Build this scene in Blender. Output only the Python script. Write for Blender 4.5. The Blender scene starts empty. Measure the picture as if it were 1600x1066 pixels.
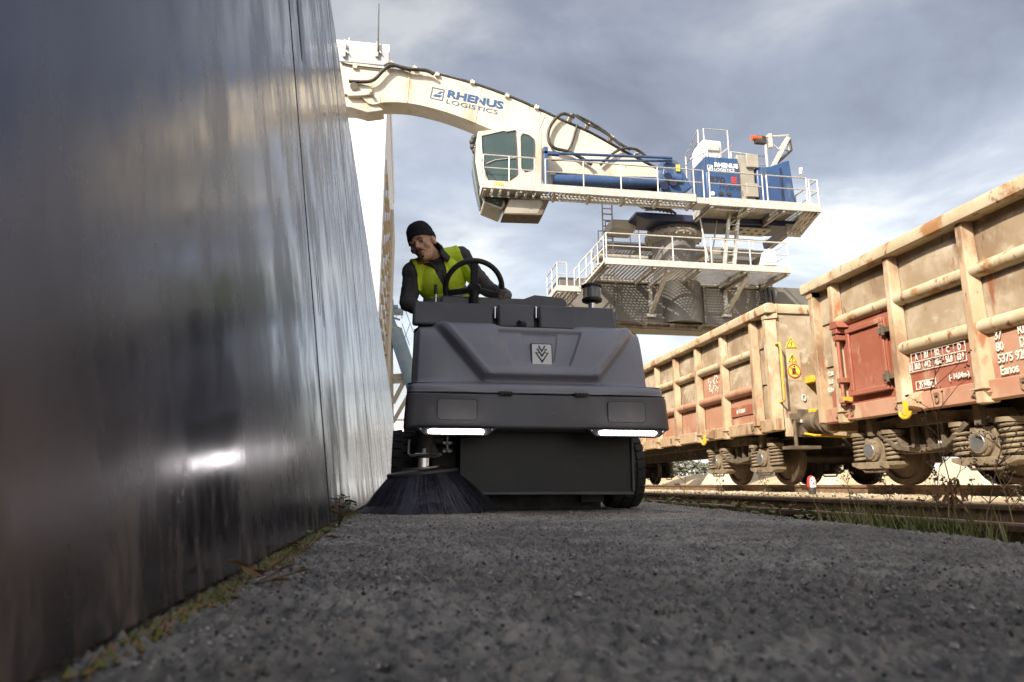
import bpy, bmesh, math, random
import numpy as np
from mathutils import Vector, Matrix, noise
R = math.radians
random.seed(7)
sc = bpy.context.scene
COL = sc.collection
# ---------------------------------------------------------------- camera, sky, sun, exposure
CAM_H = 0.18
PITCH, YAW, FPX = R(11.932), R(8.814), 1060.0        # heading is turned right of the track direction (+Y)
cd = bpy.data.cameras.new('camera'); cam = bpy.data.objects.new('camera', cd); COL.objects.link(cam)
cam.location = (0, 0, CAM_H); cam.rotation_euler = (math.pi/2 + PITCH, 0, -YAW)
cd.sensor_width = 36; cd.lens = FPX/1600*36; cd.clip_start = 0.02; cd.clip_end = 3000
cd.dof.use_dof = True; cd.dof.focus_distance = 6.0; cd.dof.aperture_fstop = 5.0
sc.camera = cam
sc.render.resolution_x, sc.render.resolution_y = 1024, 682

SUN = Vector((-1.0, -0.95, 1.02)).normalized()       # towards the sun
SUN_EL = math.asin(SUN.z); SUN_AZ = math.atan2(SUN.x, SUN.y)
w = bpy.data.worlds.new('World'); sc.world = w; w.use_nodes = True
nt = w.node_tree; N = nt.nodes; L = nt.links
for n in list(N): N.remove(n)
def wn(t, **k):
    n = N.new(t)
    for a, b in k.items(): setattr(n, a, b)
    return n
sky = wn('ShaderNodeTexSky', sky_type='NISHITA', sun_disc=False)
sky.sun_elevation = SUN_EL; sky.sun_rotation = SUN_AZ; sky.air_density = 1.3; sky.dust_density = 3.5; sky.ozone_density = 1.5
tc = wn('ShaderNodeTexCoord')
sep = wn('ShaderNodeSeparateXYZ'); L.new(tc.outputs['Generated'], sep.inputs[0])
def wm(op, a, b=None, c=None):
    n = wn('ShaderNodeMath', operation=op)
    for i, q in enumerate((a, b, c)):
        if q is None: continue
        if isinstance(q, (int, float)): n.inputs[i].default_value = q
        else: L.new(q, n.inputs[i])
    return n.outputs[0]
# clouds lie on a flat layer: direction / (z + k)
den = wm('ADD', wm('MAXIMUM', sep.outputs['Z'], 0.0), 0.16)
cx = wm('DIVIDE', sep.outputs['X'], den); cy = wm('DIVIDE', sep.outputs['Y'], den)
cmb = wn('ShaderNodeCombineXYZ'); L.new(cx, cmb.inputs[0]); L.new(cy, cmb.inputs[1])
mp = wn('ShaderNodeMapping'); mp.inputs['Scale'].default_value = (0.8, 1.0, 1); mp.inputs['Rotation'].default_value = (0, 0, R(14)); mp.inputs['Location'].default_value = (3.3, 1.7, 0)
L.new(cmb.outputs[0], mp.inputs[0])
def wnoise(scale, detail, rough, dist=0.0):
    n = wn('ShaderNodeTexNoise'); n.inputs['Scale'].default_value = scale; n.inputs['Detail'].default_value = detail
    n.inputs['Roughness'].default_value = rough; n.inputs['Distortion'].default_value = dist
    L.new(mp.outputs[0], n.inputs['Vector']); return n.outputs['Fac']
def wramp(f, *stops):
    n = wn('ShaderNodeValToRGB'); L.new(f, n.inputs[0]); e = n.color_ramp.elements
    while len(e) < len(stops): e.new(0.5)
    for q, (p, c) in zip(e, stops): q.position = p; q.color = (*c, 1)
    return n.outputs[0]
def wmix(f, a, b, mode='MIX'):
    n = wn('ShaderNodeMix', data_type='RGBA', blend_type=mode)
    if isinstance(f, (int, float)): n.inputs[0].default_value = f
    else: L.new(f, n.inputs[0])
    for i, q in ((6, a), (7, b)):
        if isinstance(q, tuple): n.inputs[i].default_value = (*q, 1)
        else: L.new(q, n.inputs[i])
    return n.outputs[2]
n1 = wnoise(0.8, 5, 0.5, 0.2); n2 = wnoise(1.9, 7, 0.55, 0.35)
cover = wramp(n1, (0.26, (0.66,)*3), (0.5, (1.0,)*3))
ccol = wramp(n2, (0.34, (0.30, 0.295, 0.315)), (0.48, (0.42, 0.41, 0.42)), (0.56, (0.53, 0.505, 0.485)), (0.68, (0.8, 0.72, 0.63)))
# the air thickens towards the horizon: clouds turn into bright white haze there
hz = wm('POWER', wm('SUBTRACT', 1.0, wm('MINIMUM', wm('MAXIMUM', sep.outputs['Z'], 0.0), 1.0)), 9.0)
hsv = wn('ShaderNodeHueSaturation'); hsv.inputs['Saturation'].default_value = 0.5; L.new(sky.outputs[0], hsv.inputs['Color'])
lit = wmix(1.0, hsv.outputs[0], ccol, 'MULTIPLY')                    # cloud sheets pass on the light of the sky behind them
ccol2 = wmix(hz, lit, (3.7, 3.65, 3.55))
col = wmix(cover, hsv.outputs[0], ccol2)
bg = wn('ShaderNodeBackground'); bg.inputs['Strength'].default_value = 0.10
L.new(col, bg.inputs[0]); out = wn('ShaderNodeOutputWorld'); L.new(bg.outputs[0], out.inputs[0])
w.cycles.sampling_method = 'MANUAL'; w.cycles.sample_map_resolution = 512

sd = bpy.data.lights.new('sun', 'SUN'); sd.energy = 2.0; sd.angle = R(0.55); sd.color = (1.0, 0.91, 0.76)
so = bpy.data.objects.new('sun', sd); COL.objects.link(so); so.rotation_euler = SUN.to_track_quat('Z', 'Y').to_euler(); so.location = SUN*60
vs = sc.view_settings
vs.view_transform = 'Standard'; vs.look = 'None'; vs.gamma = 1.0; vs.use_curve_mapping = False; vs.exposure = 2.05
sc.cycles.use_denoising = True; sc.cycles.max_bounces = 8; sc.cycles.caustics_reflective = False; sc.cycles.caustics_refractive = False
sc.cycles.sample_clamp_indirect = 6.0

# ---------------------------------------------------------------- pixel -> place helper (distance always given by the thing's own plane)
def ray(px, py):
    u = (px-800)/FPX; v = (533-py)/FPX
    fy = math.cos(PITCH)-v*math.sin(PITCH); z = math.sin(PITCH)+v*math.cos(PITCH)
    return Vector((u*math.cos(YAW)+fy*math.sin(YAW), -u*math.sin(YAW)+fy*math.cos(YAW), z))
def at(px, py, X=None, Y=None, Z=None):
    d = ray(px, py)
    t = X/d.x if X is not None else Y/d.y if Y is not None else (Z-CAM_H)/d.z
    return d*t+Vector((0, 0, CAM_H))
# ---------------------------------------------------------------- mesh helpers
V = Vector
class MB:
    def __init__(s): s.v = []; s.f = []; s.m = []
    def add(s, vs_, fs, mi=0):
        o = len(s.v); s.v += [tuple(q) for q in vs_]; s.f += [tuple(i+o for i in f) for f in fs]; s.m += [mi]*len(fs); return s
    def box(s, x0, x1, y0, y1, z0, z1, mi=0):
        if x0 > x1: x0, x1 = x1, x0
        if y0 > y1: y0, y1 = y1, y0
        if z0 > z1: z0, z1 = z1, z0
        return s.add([(x, y, z) for z in (z0, z1) for y in (y0, y1) for x in (x0, x1)],
                     [(0, 2, 3, 1), (4, 5, 7, 6), (0, 1, 5, 4), (2, 6, 7, 3), (0, 4, 6, 2), (1, 3, 7, 5)], mi)
    def bar(s, p, q, w_, h, up=(0, 0, 1), mi=0):
        p, q = V(p), V(q); d = (q-p).normalized(); u = V(up)
        if abs(d.dot(u)) > .98: u = V((1, 0, 0))
        a = d.cross(u).normalized()*(w_/2); b = a.cross(d).normalized()*(h/2)
        c = [p-a-b, p+a-b, p+a+b, p-a+b, q-a-b, q+a-b, q+a+b, q-a+b]
        return s.add(c, [(3, 2, 1, 0), (4, 5, 6, 7), (0, 1, 5, 4), (1, 2, 6, 5), (2, 3, 7, 6), (3, 0, 4, 7)], mi)
    def prism(s, poly, vec, mi=0):
        poly = [V(p) for p in poly]; vec = V(vec); n = len(poly)
        nr = V((0, 0, 0))
        for i in range(n): nr += poly[i].cross(poly[(i+1) % n])
        if nr.dot(vec) > 0: poly = poly[::-1]
        c = poly+[p+vec for p in poly]
        return s.add(c, [tuple(range(n)), tuple(range(2*n-1, n-1, -1))]+[(i, i+n, (i+1) % n+n, (i+1) % n) for i in range(n)], mi)
    def tube(s, path, r, n=8, closed=False, mi=0):
        P = [V(p) for p in path]; k = len(P); rr = r if isinstance(r, (list, tuple)) else [r]*k
        vs_ = []; u = None
        for i in range(k):
            a = P[i-1] if (i > 0 or closed) else P[i]; b = P[(i+1) % k] if (i < k-1 or closed) else P[i]
            d = (b-a).normalized()
            if u is None:
                u = d.orthogonal().normalized()
            else:
                u = (u-d*u.dot(d));  u = u.normalized() if u.length > 1e-6 else d.orthogonal().normalized()
            w_ = d.cross(u)
            vs_ += [P[i]+(u*math.cos(t*2*math.pi/n)+w_*math.sin(t*2*math.pi/n))*rr[i] for t in range(n)]
        fs = []
        for i in range(k if closed else k-1):
            j = (i+1) % k
            for t in range(n): fs.append((i*n+t, i*n+(t+1) % n, j*n+(t+1) % n, j*n+t))
        if not closed: fs += [tuple(range(n-1, -1, -1)), tuple(range((k-1)*n, k*n))]
        return s.add(vs_, fs, mi)
    def cyl(s, p, q, r, n=16, r2=None, mi=0): return s.tube([p, q], [r, r if r2 is None else r2], n, mi=mi)
    def lathe(s, prof, c, axis=(0, 0, 1), n=24, mi=0):
        a = V(axis).normalized(); u = a.orthogonal().normalized(); w_ = a.cross(u); c = V(c); vs_ = []
        for r, h in prof: vs_ += [c+a*h+(u*math.cos(t*2*math.pi/n)+w_*math.sin(t*2*math.pi/n))*r for t in range(n)]
        fs = []
        for i in range(len(prof)-1):
            for t in range(n): fs.append((i*n+t, i*n+(t+1) % n, (i+1)*n+(t+1) % n, (i+1)*n+t))
        fs += [tuple(range(n-1, -1, -1)), tuple(range((len(prof)-1)*n, len(prof)*n))]
        return s.add(vs_, fs, mi)
    def ball(s, c, r, n=10, m=7, mi=0, rot=None):
        r = V(r) if not isinstance(r, (int, float)) else V((r, r, r)); c = V(c); vs_ = []
        for i in range(m+1):
            a = math.pi*i/m
            for t in range(n):
                b = 2*math.pi*t/n; q = V((r.x*math.sin(a)*math.cos(b), r.y*math.sin(a)*math.sin(b), r.z*math.cos(a)))
                vs_.append(c+(rot @ q if rot else q))
        fs = [(i*n+t, (i+1)*n+t, (i+1)*n+(t+1) % n, i*n+(t+1) % n) for i in range(m) for t in range(n)]
        return s.add(vs_, fs, mi)
    def grid(s, rows, closed=False, mi=0):
        n = len(rows[0]); fs = []
        for i in range(len(rows)-1):
            for j in range(n if closed else n-1): fs.append((i*n+j, i*n+(j+1) % n, (i+1)*n+(j+1) % n, (i+1)*n+j))
        return s.add([p for r in rows for p in r], fs, mi)
def mesh(name, mb, mats, smooth=None):
    me = bpy.data.meshes.new(name); me.from_pydata(mb.v, [], mb.f)
    for m in (mats if isinstance(mats, (list, tuple)) else [mats]): me.materials.append(m)
    if any(mb.m): me.polygons.foreach_set('material_index', mb.m)
    me.validate(); me.update()
    if smooth:
        me.shade_smooth()
        if smooth < 170: me.set_sharp_from_angle(angle=R(smooth))
    return me
def link(name, me, parent=None):
    o = bpy.data.objects.new(name, me); COL.objects.link(o)
    if parent is not None:
        o.parent = parent
        if parent.type == 'EMPTY': o.matrix_parent_inverse = Matrix.Translation(-parent.location)
    return o
def obj(name, mb, mats, parent=None, smooth=None, bevel=0, seg=2, **tags):
    o = link(name, mesh(name, mb, mats, smooth), parent)
    if bevel:
        b = o.modifiers.new('bevel', 'BEVEL'); b.width = bevel; b.segments = seg; b.limit_method = 'ANGLE'; b.angle_limit = R(35); b.harden_normals = False
        if not smooth:
            o.data.shade_smooth(); o.data.set_sharp_from_angle(angle=R(50))
    for k, v in tags.items(): o[k] = v
    return o
def thing(name, label, cat, loc=(0, 0, 0), group=None, kind=None):
    o = bpy.data.objects.new(name, None); COL.objects.link(o); o.location = loc; o.empty_display_size = .2
    o['label'] = label; o['category'] = cat
    if group: o['group'] = group
    if kind: o['kind'] = kind
    return o
def tag(o, label, cat, group=None, kind=None):
    o['label'] = label; o['category'] = cat
    if group: o['group'] = group
    if kind: o['kind'] = kind
    return o
def text(s, size, mat, org, xd, yd, parent, name='lettering', ext=.002, sx=1.0, bold=0.0, align='LEFT', shear=0.0):
    c = bpy.data.curves.new('t', 'FONT'); c.body = s; c.size = size; c.extrude = ext; c.offset = bold; c.resolution_u = 3; c.align_x = align; c.shear = shear
    o = bpy.data.objects.new('t', c); COL.objects.link(o)
    me = bpy.data.meshes.new_from_object(o); bpy.data.objects.remove(o); bpy.data.curves.remove(c)
    xd, yd = V(xd).normalized(), V(yd).normalized(); n = xd.cross(yd).normalized(); yd = n.cross(xd)
    M = Matrix((xd*sx, yd, n)).transposed().to_4x4(); M.translation = V(org); me.transform(M)
    me.materials.clear(); me.materials.append(mat); me.name = name
    return link(name, me, parent)
def lerp(a, b, t): return a+(b-a)*t
def smooth01(a, b, x):
    t = min(1, max(0, (x-a)/(b-a))); return t*t*(3-2*t)
# ---------------------------------------------------------------- materials
def mat(name, base, rough=.6, metal=0.0, var=None, vscale=3.0, bump=0.0, bscale=60.0, stretch=(1, 1, 1), layers=(), spec=.5, aniso=0.0, rvar=0.0, coat=0.0, emit=None, es=0.0, alpha=None, trans=0.0, vdetail=6):
    """base colour, an optional second colour by large noise, further (colour, scale, low, high, stretch) noise layers, fine bump"""
    m = bpy.data.materials.new(name); m.use_nodes = True; t = m.node_tree; P = t.nodes['Principled BSDF']
    P.inputs['Roughness'].default_value = rough; P.inputs['Metallic'].default_value = metal; P.inputs['Specular IOR Level'].default_value = spec
    P.inputs['Anisotropic'].default_value = aniso; P.inputs['Coat Weight'].default_value = coat; P.inputs['Transmission Weight'].default_value = trans
    P.inputs['Base Color'].default_value = (*base, 1)
    tcn = t.nodes.new('ShaderNodeTexCoord'); lk = t.links.new
    def nz(scale, st, detail=6, rgh=.6):
        mpn = t.nodes.new('ShaderNodeMapping'); mpn.inputs['Scale'].default_value = st; lk(tcn.outputs['Object'], mpn.inputs[0])
        n = t.nodes.new('ShaderNodeTexNoise'); n.inputs['Scale'].default_value = scale; n.inputs['Detail'].default_value = detail; n.inputs['Roughness'].default_value = rgh
        lk(mpn.outputs[0], n.inputs['Vector']); return n.outputs['Fac']
    cur = None
    def rng(f, lo, hi):
        n = t.nodes.new('ShaderNodeMapRange'); n.interpolation_type = 'SMOOTHSTEP'; n.inputs[1].default_value = lo; n.inputs[2].default_value = hi; lk(f, n.inputs[0]); return n.outputs[0]
    ls = list(layers)
    if var is not None: ls.insert(0, (var, vscale, .38, .64, stretch))
    for c, scl, lo, hi, st in ls:
        n = t.nodes.new('ShaderNodeMix'); n.data_type = 'RGBA'; lk(rng(nz(scl, st, vdetail), lo, hi), n.inputs[0])
        if cur is None: n.inputs[6].default_value = (*base, 1)
        else: lk(cur, n.inputs[6])
        n.inputs[7].default_value = (*c, 1); cur = n.outputs[2]
    if cur is not None: lk(cur, P.inputs['Base Color'])
    if rvar:
        n = t.nodes.new('ShaderNodeMapRange'); lk(nz(vscale*2, stretch), n.inputs[0]); n.inputs[1].default_value = .3; n.inputs[2].default_value = .7
        n.inputs[3].default_value = max(.02, rough-rvar); n.inputs[4].default_value = rough+rvar; lk(n.outputs[0], P.inputs['Roughness'])
    if bump:
        b = t.nodes.new('ShaderNodeBump'); b.inputs['Strength'].default_value = bump; b.inputs['Distance'].default_value = .01; lk(nz(bscale, stretch, 4, .7), b.inputs['Height']); lk(b.outputs[0], P.inputs['Normal'])
    if emit: P.inputs['Emission Color'].default_value = (*emit, 1); P.inputs['Emission Strength'].default_value = es
    return m
M = {}
M['plastic'] = mat('hood plastic', (.265, .27, .315), .34, var=(.305, .31, .36), vscale=1.6, bump=.06, bscale=420, layers=[((.37, .36, .34), 5, .54, .84, (1, 1, .6)), ((.44, .43, .41), 30, .66, .78, (.5, 1, 2.2))])
M['bumper'] = mat('dark painted steel', (.082, .08, .089), .38, var=(.11, .108, .116), vscale=2, bump=.05, bscale=300, layers=[((.15, .14, .128), 6, .54, .85, (1, 1, .6)), ((.2, .19, .175), 32, .65, .76, (.4, 1, 2.5))])
M['black'] = mat('black plastic', (.018, .018, .02), .5, var=(.03, .03, .033), vscale=5, bump=.05, bscale=200)
M['skirt'] = mat('black skirt', (.007, .007, .008), .4, var=(.018, .017, .016), vscale=2.5, bump=.05, bscale=120, layers=[((.06, .054, .047), 5, .6, .9, (1, 1, 3))])
M['rubber'] = mat('tyre rubber', (.022, .022, .024), .75, var=(.05, .048, .045), vscale=9, bump=.15, bscale=90)
M['chrome'] = mat('bright steel', (.72, .72, .72), .22, 1.0, rvar=.1)
M['zinc'] = mat('galvanised steel', (.5, .5, .5), .42, .85, var=(.38, .37, .36), vscale=10)
M['bristle'] = mat('bristle', (.025, .025, .04), .4, var=(.055, .055, .085), vscale=40)
M['bristle_lit'] = mat('lit bristle', (.075, .075, .105), .38, var=(.1, .1, .13), vscale=40)  # lighter copy of bristle: shine on some tufts put into the colour
M['bristle_old'] = mat('dusty bristle', (.16, .14, .06), .7)
M['plate_white'] = mat('white enamel', (.88, .88, .87), .3)  # the grey band is a cast shadow painted under the roof edge
M['ink'] = mat('dark print', (.03, .03, .05), .5)  # brown strip across the front
M['led'] = mat('lit lens', (.9, .9, .9), .3, emit=(1.0, .93, .9), es=5.5)
M['clear'] = mat('lamp glass', (.35, .33, .33), .08, trans=.55, spec=.6)
M['white_paint'] = mat('white crane paint', (.6, .59, .56), .4, var=(.53, .51, .46), vscale=1.2, bump=.03, layers=[((.36, .28, .19), 2.6, .54, .74, (1, 1, .3))])
M['cream'] = mat('cream crane paint', (.6, .555, .47), .38, var=(.55, .505, .42), vscale=.6, layers=[((.4, .33, .23), 1.4, .54, .74, (1, 1, .35)), ((.25, .17, .1), 5, .62, .74, (1, 1, .18))])
M['rail_white'] = mat('galvanised white rail', (.5, .49, .475), .42, .1, var=(.42, .405, .37), vscale=4)
M['grate'] = mat('steel grating', (.44, .41, .36), .5, .3, var=(.34, .3, .25), vscale=3)
M['pylon'] = mat('grey brown pylon paint', (.125, .118, .11), .5, var=(.165, .152, .138), vscale=.7, bump=.03, layers=[((.28, .25, .21), 1.3, .62, .85, (1, 1, .35))])
M['blue'] = mat('blue crane paint', (.028, .065, .165), .4, var=(.036, .08, .19), vscale=1.1, layers=[((.13, .135, .15), 3, .55, .78, (1, 1, .3)), ((.02, .03, .06), 6, .6, .75, (1, 1, .2))])
M['navy'] = mat('navy machinery', (.015, .022, .065), .45, var=(.03, .035, .07), vscale=2)
M['grey'] = mat('grey cabinet', (.33, .31, .27), .5, var=(.27, .25, .21), vscale=1.6)
M['dark'] = mat('dark machinery', (.03, .028, .026), .6, var=(.06, .05, .04), vscale=5)
M['hose'] = mat('black hose', (.02, .018, .016), .5, var=(.06, .05, .04), vscale=6)
M['cabglass'] = mat('tinted glass', (.03, .055, .055), .04, spec=.9, var=(.045, .075, .07), vscale=.7)
M['orange'] = mat('orange hoist', (.55, .09, .03), .45)
M['logo_blue'] = mat('logo blue', (.03, .085, .23), .5)
M['red'] = mat('red print', (.6, .04, .03), .5)
M['yellow'] = mat('safety yellow', (.72, .46, .03), .45, var=(.6, .37, .04), vscale=9)
M['sticker'] = mat('yellow sticker', (.78, .6, .08), .5)
# wagon paint: faded cream over brown over rust
WST = (1, 1, .45)
M['wagon'] = mat('faded wagon paint', (.385, .265, .16), .7, var=(.46, .34, .22), vscale=2.2, bump=.12, bscale=40,
                 layers=[((.24, .145, .085), 2.1, .52, .66, WST), ((.5, .42, .3), 3.4, .55, .7, WST), ((.28, .115, .05), 6, .58, .7, (1, 1, .3)), ((.15, .085, .05), 14, .62, .74, (1, 1, .4))])
M['wagon_panel'] = mat('weathered wagon sheet', (.32, .24, .155), .72, var=(.46, .38, .285), vscale=1.7, bump=.16, bscale=22,
                 layers=[((.25, .175, .11), 1.5, .5, .64, (1, 1, .7)), ((.5, .43, .34), 3.1, .56, .68, (1, .8, 1)), ((.25, .095, .045), 5, .6, .72, (1, 1, .25)), ((.12, .07, .04), 11, .62, .74, (1, 1, .3))])
M['wagon_rim'] = mat('worn wagon top rail', (.45, .36, .23), .66, var=(.53, .44, .31), vscale=2.5, bump=.15, bscale=30,
                 layers=[((.34, .17, .07), 4.2, .54, .62, (1, .6, .5)), ((.22, .09, .04), 11, .58, .68, (1, .7, .35))])
M['wagon_red'] = mat('red brown wagon paint', (.28, .084, .048), .66, var=(.33, .122, .08), vscale=1.8, bump=.1, bscale=30, layers=[((.42, .25, .16), 3.6, .55, .72, WST), ((.16, .045, .025), 7, .6, .75, WST), ((.5, .4, .3), 12, .66, .78, (1, 1, .3))])
M['wagon_pink'] = mat('faded red wagon paint', (.4, .2, .125), .7, var=(.44, .25, .17), vscale=1.6, bump=.1, bscale=30, layers=[((.27, .12, .07), 4, .54, .7, WST), ((.52, .38, .27), 2.2, .55, .7, WST), ((.2, .09, .05), 12, .62, .75, (1, 1, .3))])
M['bogie'] = mat('dusty bogie iron', (.085, .063, .043), .8, var=(.16, .122, .082), vscale=5, bump=.3, bscale=40, layers=[((.05, .035, .025), 4, .58, .75, (1, 1, 1))])
M['box_dust'] = mat('dusty axle box', (.23, .18, .12), .85, var=(.15, .112, .075), vscale=7, bump=.3, bscale=50)
M['wheelsteel'] = mat('wheel steel', (.09, .06, .04), .6, .4, var=(.14, .1, .07), vscale=6)
M['under'] = mat('sooty underframe', (.035, .026, .02), .85, var=(.07, .05, .035), vscale=4)
M['print'] = mat('white wagon print', (.75, .72, .66), .6, var=(.6, .54, .46), vscale=30)
M['rail'] = mat('rail steel', (.16, .1, .065), .7, .2, var=(.24, .16, .1), vscale=8, bump=.2, bscale=40)
M['railhead'] = mat('polished rail head', (.45, .41, .42), .3, .9, var=(.34, .3, .3), vscale=12, stretch=(1, .15, 1))
M['sleeper'] = mat('sleeper', (.1, .085, .07), .9, var=(.15, .13, .1), vscale=6, bump=.3)
M['skin'] = mat('skin', (.72, .43, .3), .48, var=(.64, .37, .25), vscale=18)
M['jacket'] = mat('dark grey work jacket', (.055, .053, .057), .85, var=(.08, .076, .08), vscale=10, bump=.35, bscale=28)
M['vest'] = mat('hi vis vest', (.74, .95, .05), .7, var=(.68, .9, .04), vscale=6, bump=.3, bscale=22, emit=(.42, .85, .02), es=.0)
M['reflect'] = mat('grey reflective tape', (.3, .3, .29), .4, var=(.24, .235, .23), vscale=12)
M['knit'] = mat('black knit', (.008, .008, .012), .95, var=(.016, .016, .022), vscale=60, bump=.5, bscale=160)
M['glove'] = mat('grey glove', (.14, .135, .13), .85, var=(.2, .19, .18), vscale=30)
M['hair'] = mat('dark hair', (.012, .009, .007), .7)
M['eye'] = mat('eye white', (.6, .57, .53), .2)
M['iris'] = mat('dark iris', (.02, .012, .008), .15)
M['lip'] = mat('lip', (.38, .15, .11), .5)
M['bldg'] = mat('white cladding', (.78, .78, .78), .6, var=(.73, .73, .74), vscale=.25)
M['bldg_grey'] = mat('grey cladding and painted shadow', (.34, .35, .4), .6, var=(.39, .4, .44), vscale=.3)  # colours windows, shed roof and the painted shadow band
M['bldg_brown'] = mat('brown facade band', (.4, .25, .14), .6, var=(.33, .2, .11), vscale=.5)
M['concrete'] = mat('pale concrete', (.5, .45, .36), .85, var=(.42, .36, .28), vscale=2, bump=.2)
M['portal'] = mat('faded blue steel', (.2, .29, .36), .55, var=(.3, .34, .36), vscale=.8)
M['moss'] = mat('moss', (.13, .14, .03), .95, var=(.2, .185, .06), vscale=9, bump=.8, bscale=60, layers=[((.06, .07, .012), 14, .5, .7, (1, 1, 1))])
M['soilcrumb'] = mat('soil crumb', (.16, .125, .08), .95, var=(.24, .2, .14), vscale=20)
M['leaf'] = mat('green leaf', (.1, .16, .035), .55, var=(.16, .2, .045), vscale=20)
M['leafdry'] = mat('brown leaf', (.19, .1, .04), .8, var=(.26, .16, .07), vscale=20)
M['grass'] = mat('grass', (.13, .19, .035), .6, var=(.22, .23, .08), vscale=5)
M['weed'] = mat('dry weed', (.13, .075, .045), .85, var=(.19, .12, .07), vscale=15)
M['weedpale'] = mat('pale dry weed', (.36, .28, .16), .85, var=(.26, .19, .1), vscale=15)
M['stone'] = mat('gravel stone', (.1, .097, .094), .85, var=(.27, .26, .245), vscale=9, bump=.2, vdetail=2)
M['stone_dark'] = mat('dark grit', (.045, .043, .042), .8)
M['stone_pale'] = mat('pale grit', (.5, .47, .42), .8)
M['crown'] = mat('distant leaf', (.09, .1, .06), .8, var=(.13, .13, .09), vscale=.4)
M['bark'] = mat('bark', (.09, .07, .05), .9)

def asphalt():
    m = bpy.data.materials.new('worn asphalt'); m.use_nodes = True; t = m.node_tree; P = t.nodes['Principled BSDF']; lk = t.links.new
    tcn = t.nodes.new('ShaderNodeTexCoord')
    def nz(scale, detail=6, rgh=.6):
        n = t.nodes.new('ShaderNodeTexNoise'); n.inputs['Scale'].default_value = scale; n.inputs['Detail'].default_value = detail; n.inputs['Roughness'].default_value = rgh
        lk(tcn.outputs['Object'], n.inputs['Vector']); return n.outputs['Fac']
    def rng(f, lo, hi, a=0., b=1.):
        n = t.nodes.new('ShaderNodeMapRange'); n.interpolation_type = 'SMOOTHSTEP'
        for i, q in enumerate((lo, hi, a, b)): n.inputs[i+1].default_value = q
        lk(f, n.inputs[0]); return n.outputs[0]
    def mx(f, a, b, mode='MIX'):
        n = t.nodes.new('ShaderNodeMix'); n.data_type = 'RGBA'; n.blend_type = mode
        if isinstance(f, float): n.inputs[0].default_value = f
        else: lk(f, n.inputs[0])
        for i, q in ((6, a), (7, b)):
            if isinstance(q, tuple): n.inputs[i].default_value = (*q, 1)
            else: lk(q, n.inputs[i])
        return n.outputs[2]
    base = mx(rng(nz(1.5, 6), .4, .62), (.27, .247, .213), (.47, .434, .38))
    base = mx(rng(nz(9, 8, .7), .42, .66), base, (.19, .183, .175))
    vo = t.nodes.new('ShaderNodeTexVoronoi'); vo.inputs['Scale'].default_value = 80; lk(tcn.outputs['Object'], vo.inputs['Vector'])
    sp = t.nodes.new('ShaderNodeSeparateColor'); lk(vo.outputs['Color'], sp.inputs[0])
    ag = mx(sp.outputs[0], (.05, .048, .046), (.72, .69, .64))                     # aggregate: each stone its own grey
    stone = rng(vo.outputs['Distance'], .32, .18)
    mask = t.nodes.new('ShaderNodeMath'); mask.operation = 'MULTIPLY'; lk(stone, mask.inputs[0]); lk(rng(nz(14, 3), .36, .56, .35, .95), mask.inputs[1])
    base = mx(mask.outputs[0], base, ag)
    vo2 = t.nodes.new('ShaderNodeTexVoronoi'); vo2.inputs['Scale'].default_value = 30; lk(tcn.outputs['Object'], vo2.inputs['Vector'])
    s2 = t.nodes.new('ShaderNodeSeparateColor'); lk(vo2.outputs['Color'], s2.inputs[0])
    m2 = t.nodes.new('ShaderNodeMath'); m2.operation = 'MULTIPLY'; lk(rng(vo2.outputs['Distance'], .34, .16), m2.inputs[0]); lk(rng(s2.outputs[1], .88, .93), m2.inputs[1])
    base = mx(m2.outputs[0], base, (.055, .053, .052))                              # tar-dark pits
    lk(base, P.inputs['Base Color']); P.inputs['Specular IOR Level'].default_value = .4
    lk(rng(nz(5, 5), .35, .65, .5, .8), P.inputs['Roughness'])
    add = t.nodes.new('ShaderNodeMath'); add.operation = 'ADD'; lk(mask.outputs[0], add.inputs[0])
    nn = t.nodes.new('ShaderNodeMath'); nn.operation = 'MULTIPLY'; nn.inputs[1].default_value = 1.3; lk(nz(70, 8, .75), nn.inputs[0]); lk(nn.outputs[0], add.inputs[1])
    sb = t.nodes.new('ShaderNodeMath'); sb.operation = 'SUBTRACT'; lk(add.outputs[0], sb.inputs[0]); lk(m2.outputs[0], sb.inputs[1])
    b = t.nodes.new('ShaderNodeBump'); b.inputs['Strength'].default_value = 1.0; b.inputs['Distance'].default_value = .005; lk(sb.outputs[0], b.inputs['Height']); lk(b.outputs[0], P.inputs['Normal'])
    return m
M['asphalt'] = asphalt()
M['soil'] = mat('dark track soil', (.05, .042, .032), .95, var=(.085, .07, .05), vscale=5, bump=.8, bscale=50)
M['apron'] = mat('sandy track apron', (.46, .37, .24), .9, var=(.36, .28, .17), vscale=1.5, bump=.4, bscale=30, layers=[((.2, .16, .1), 6, .6, .78, (1, 1, 1))])

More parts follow.
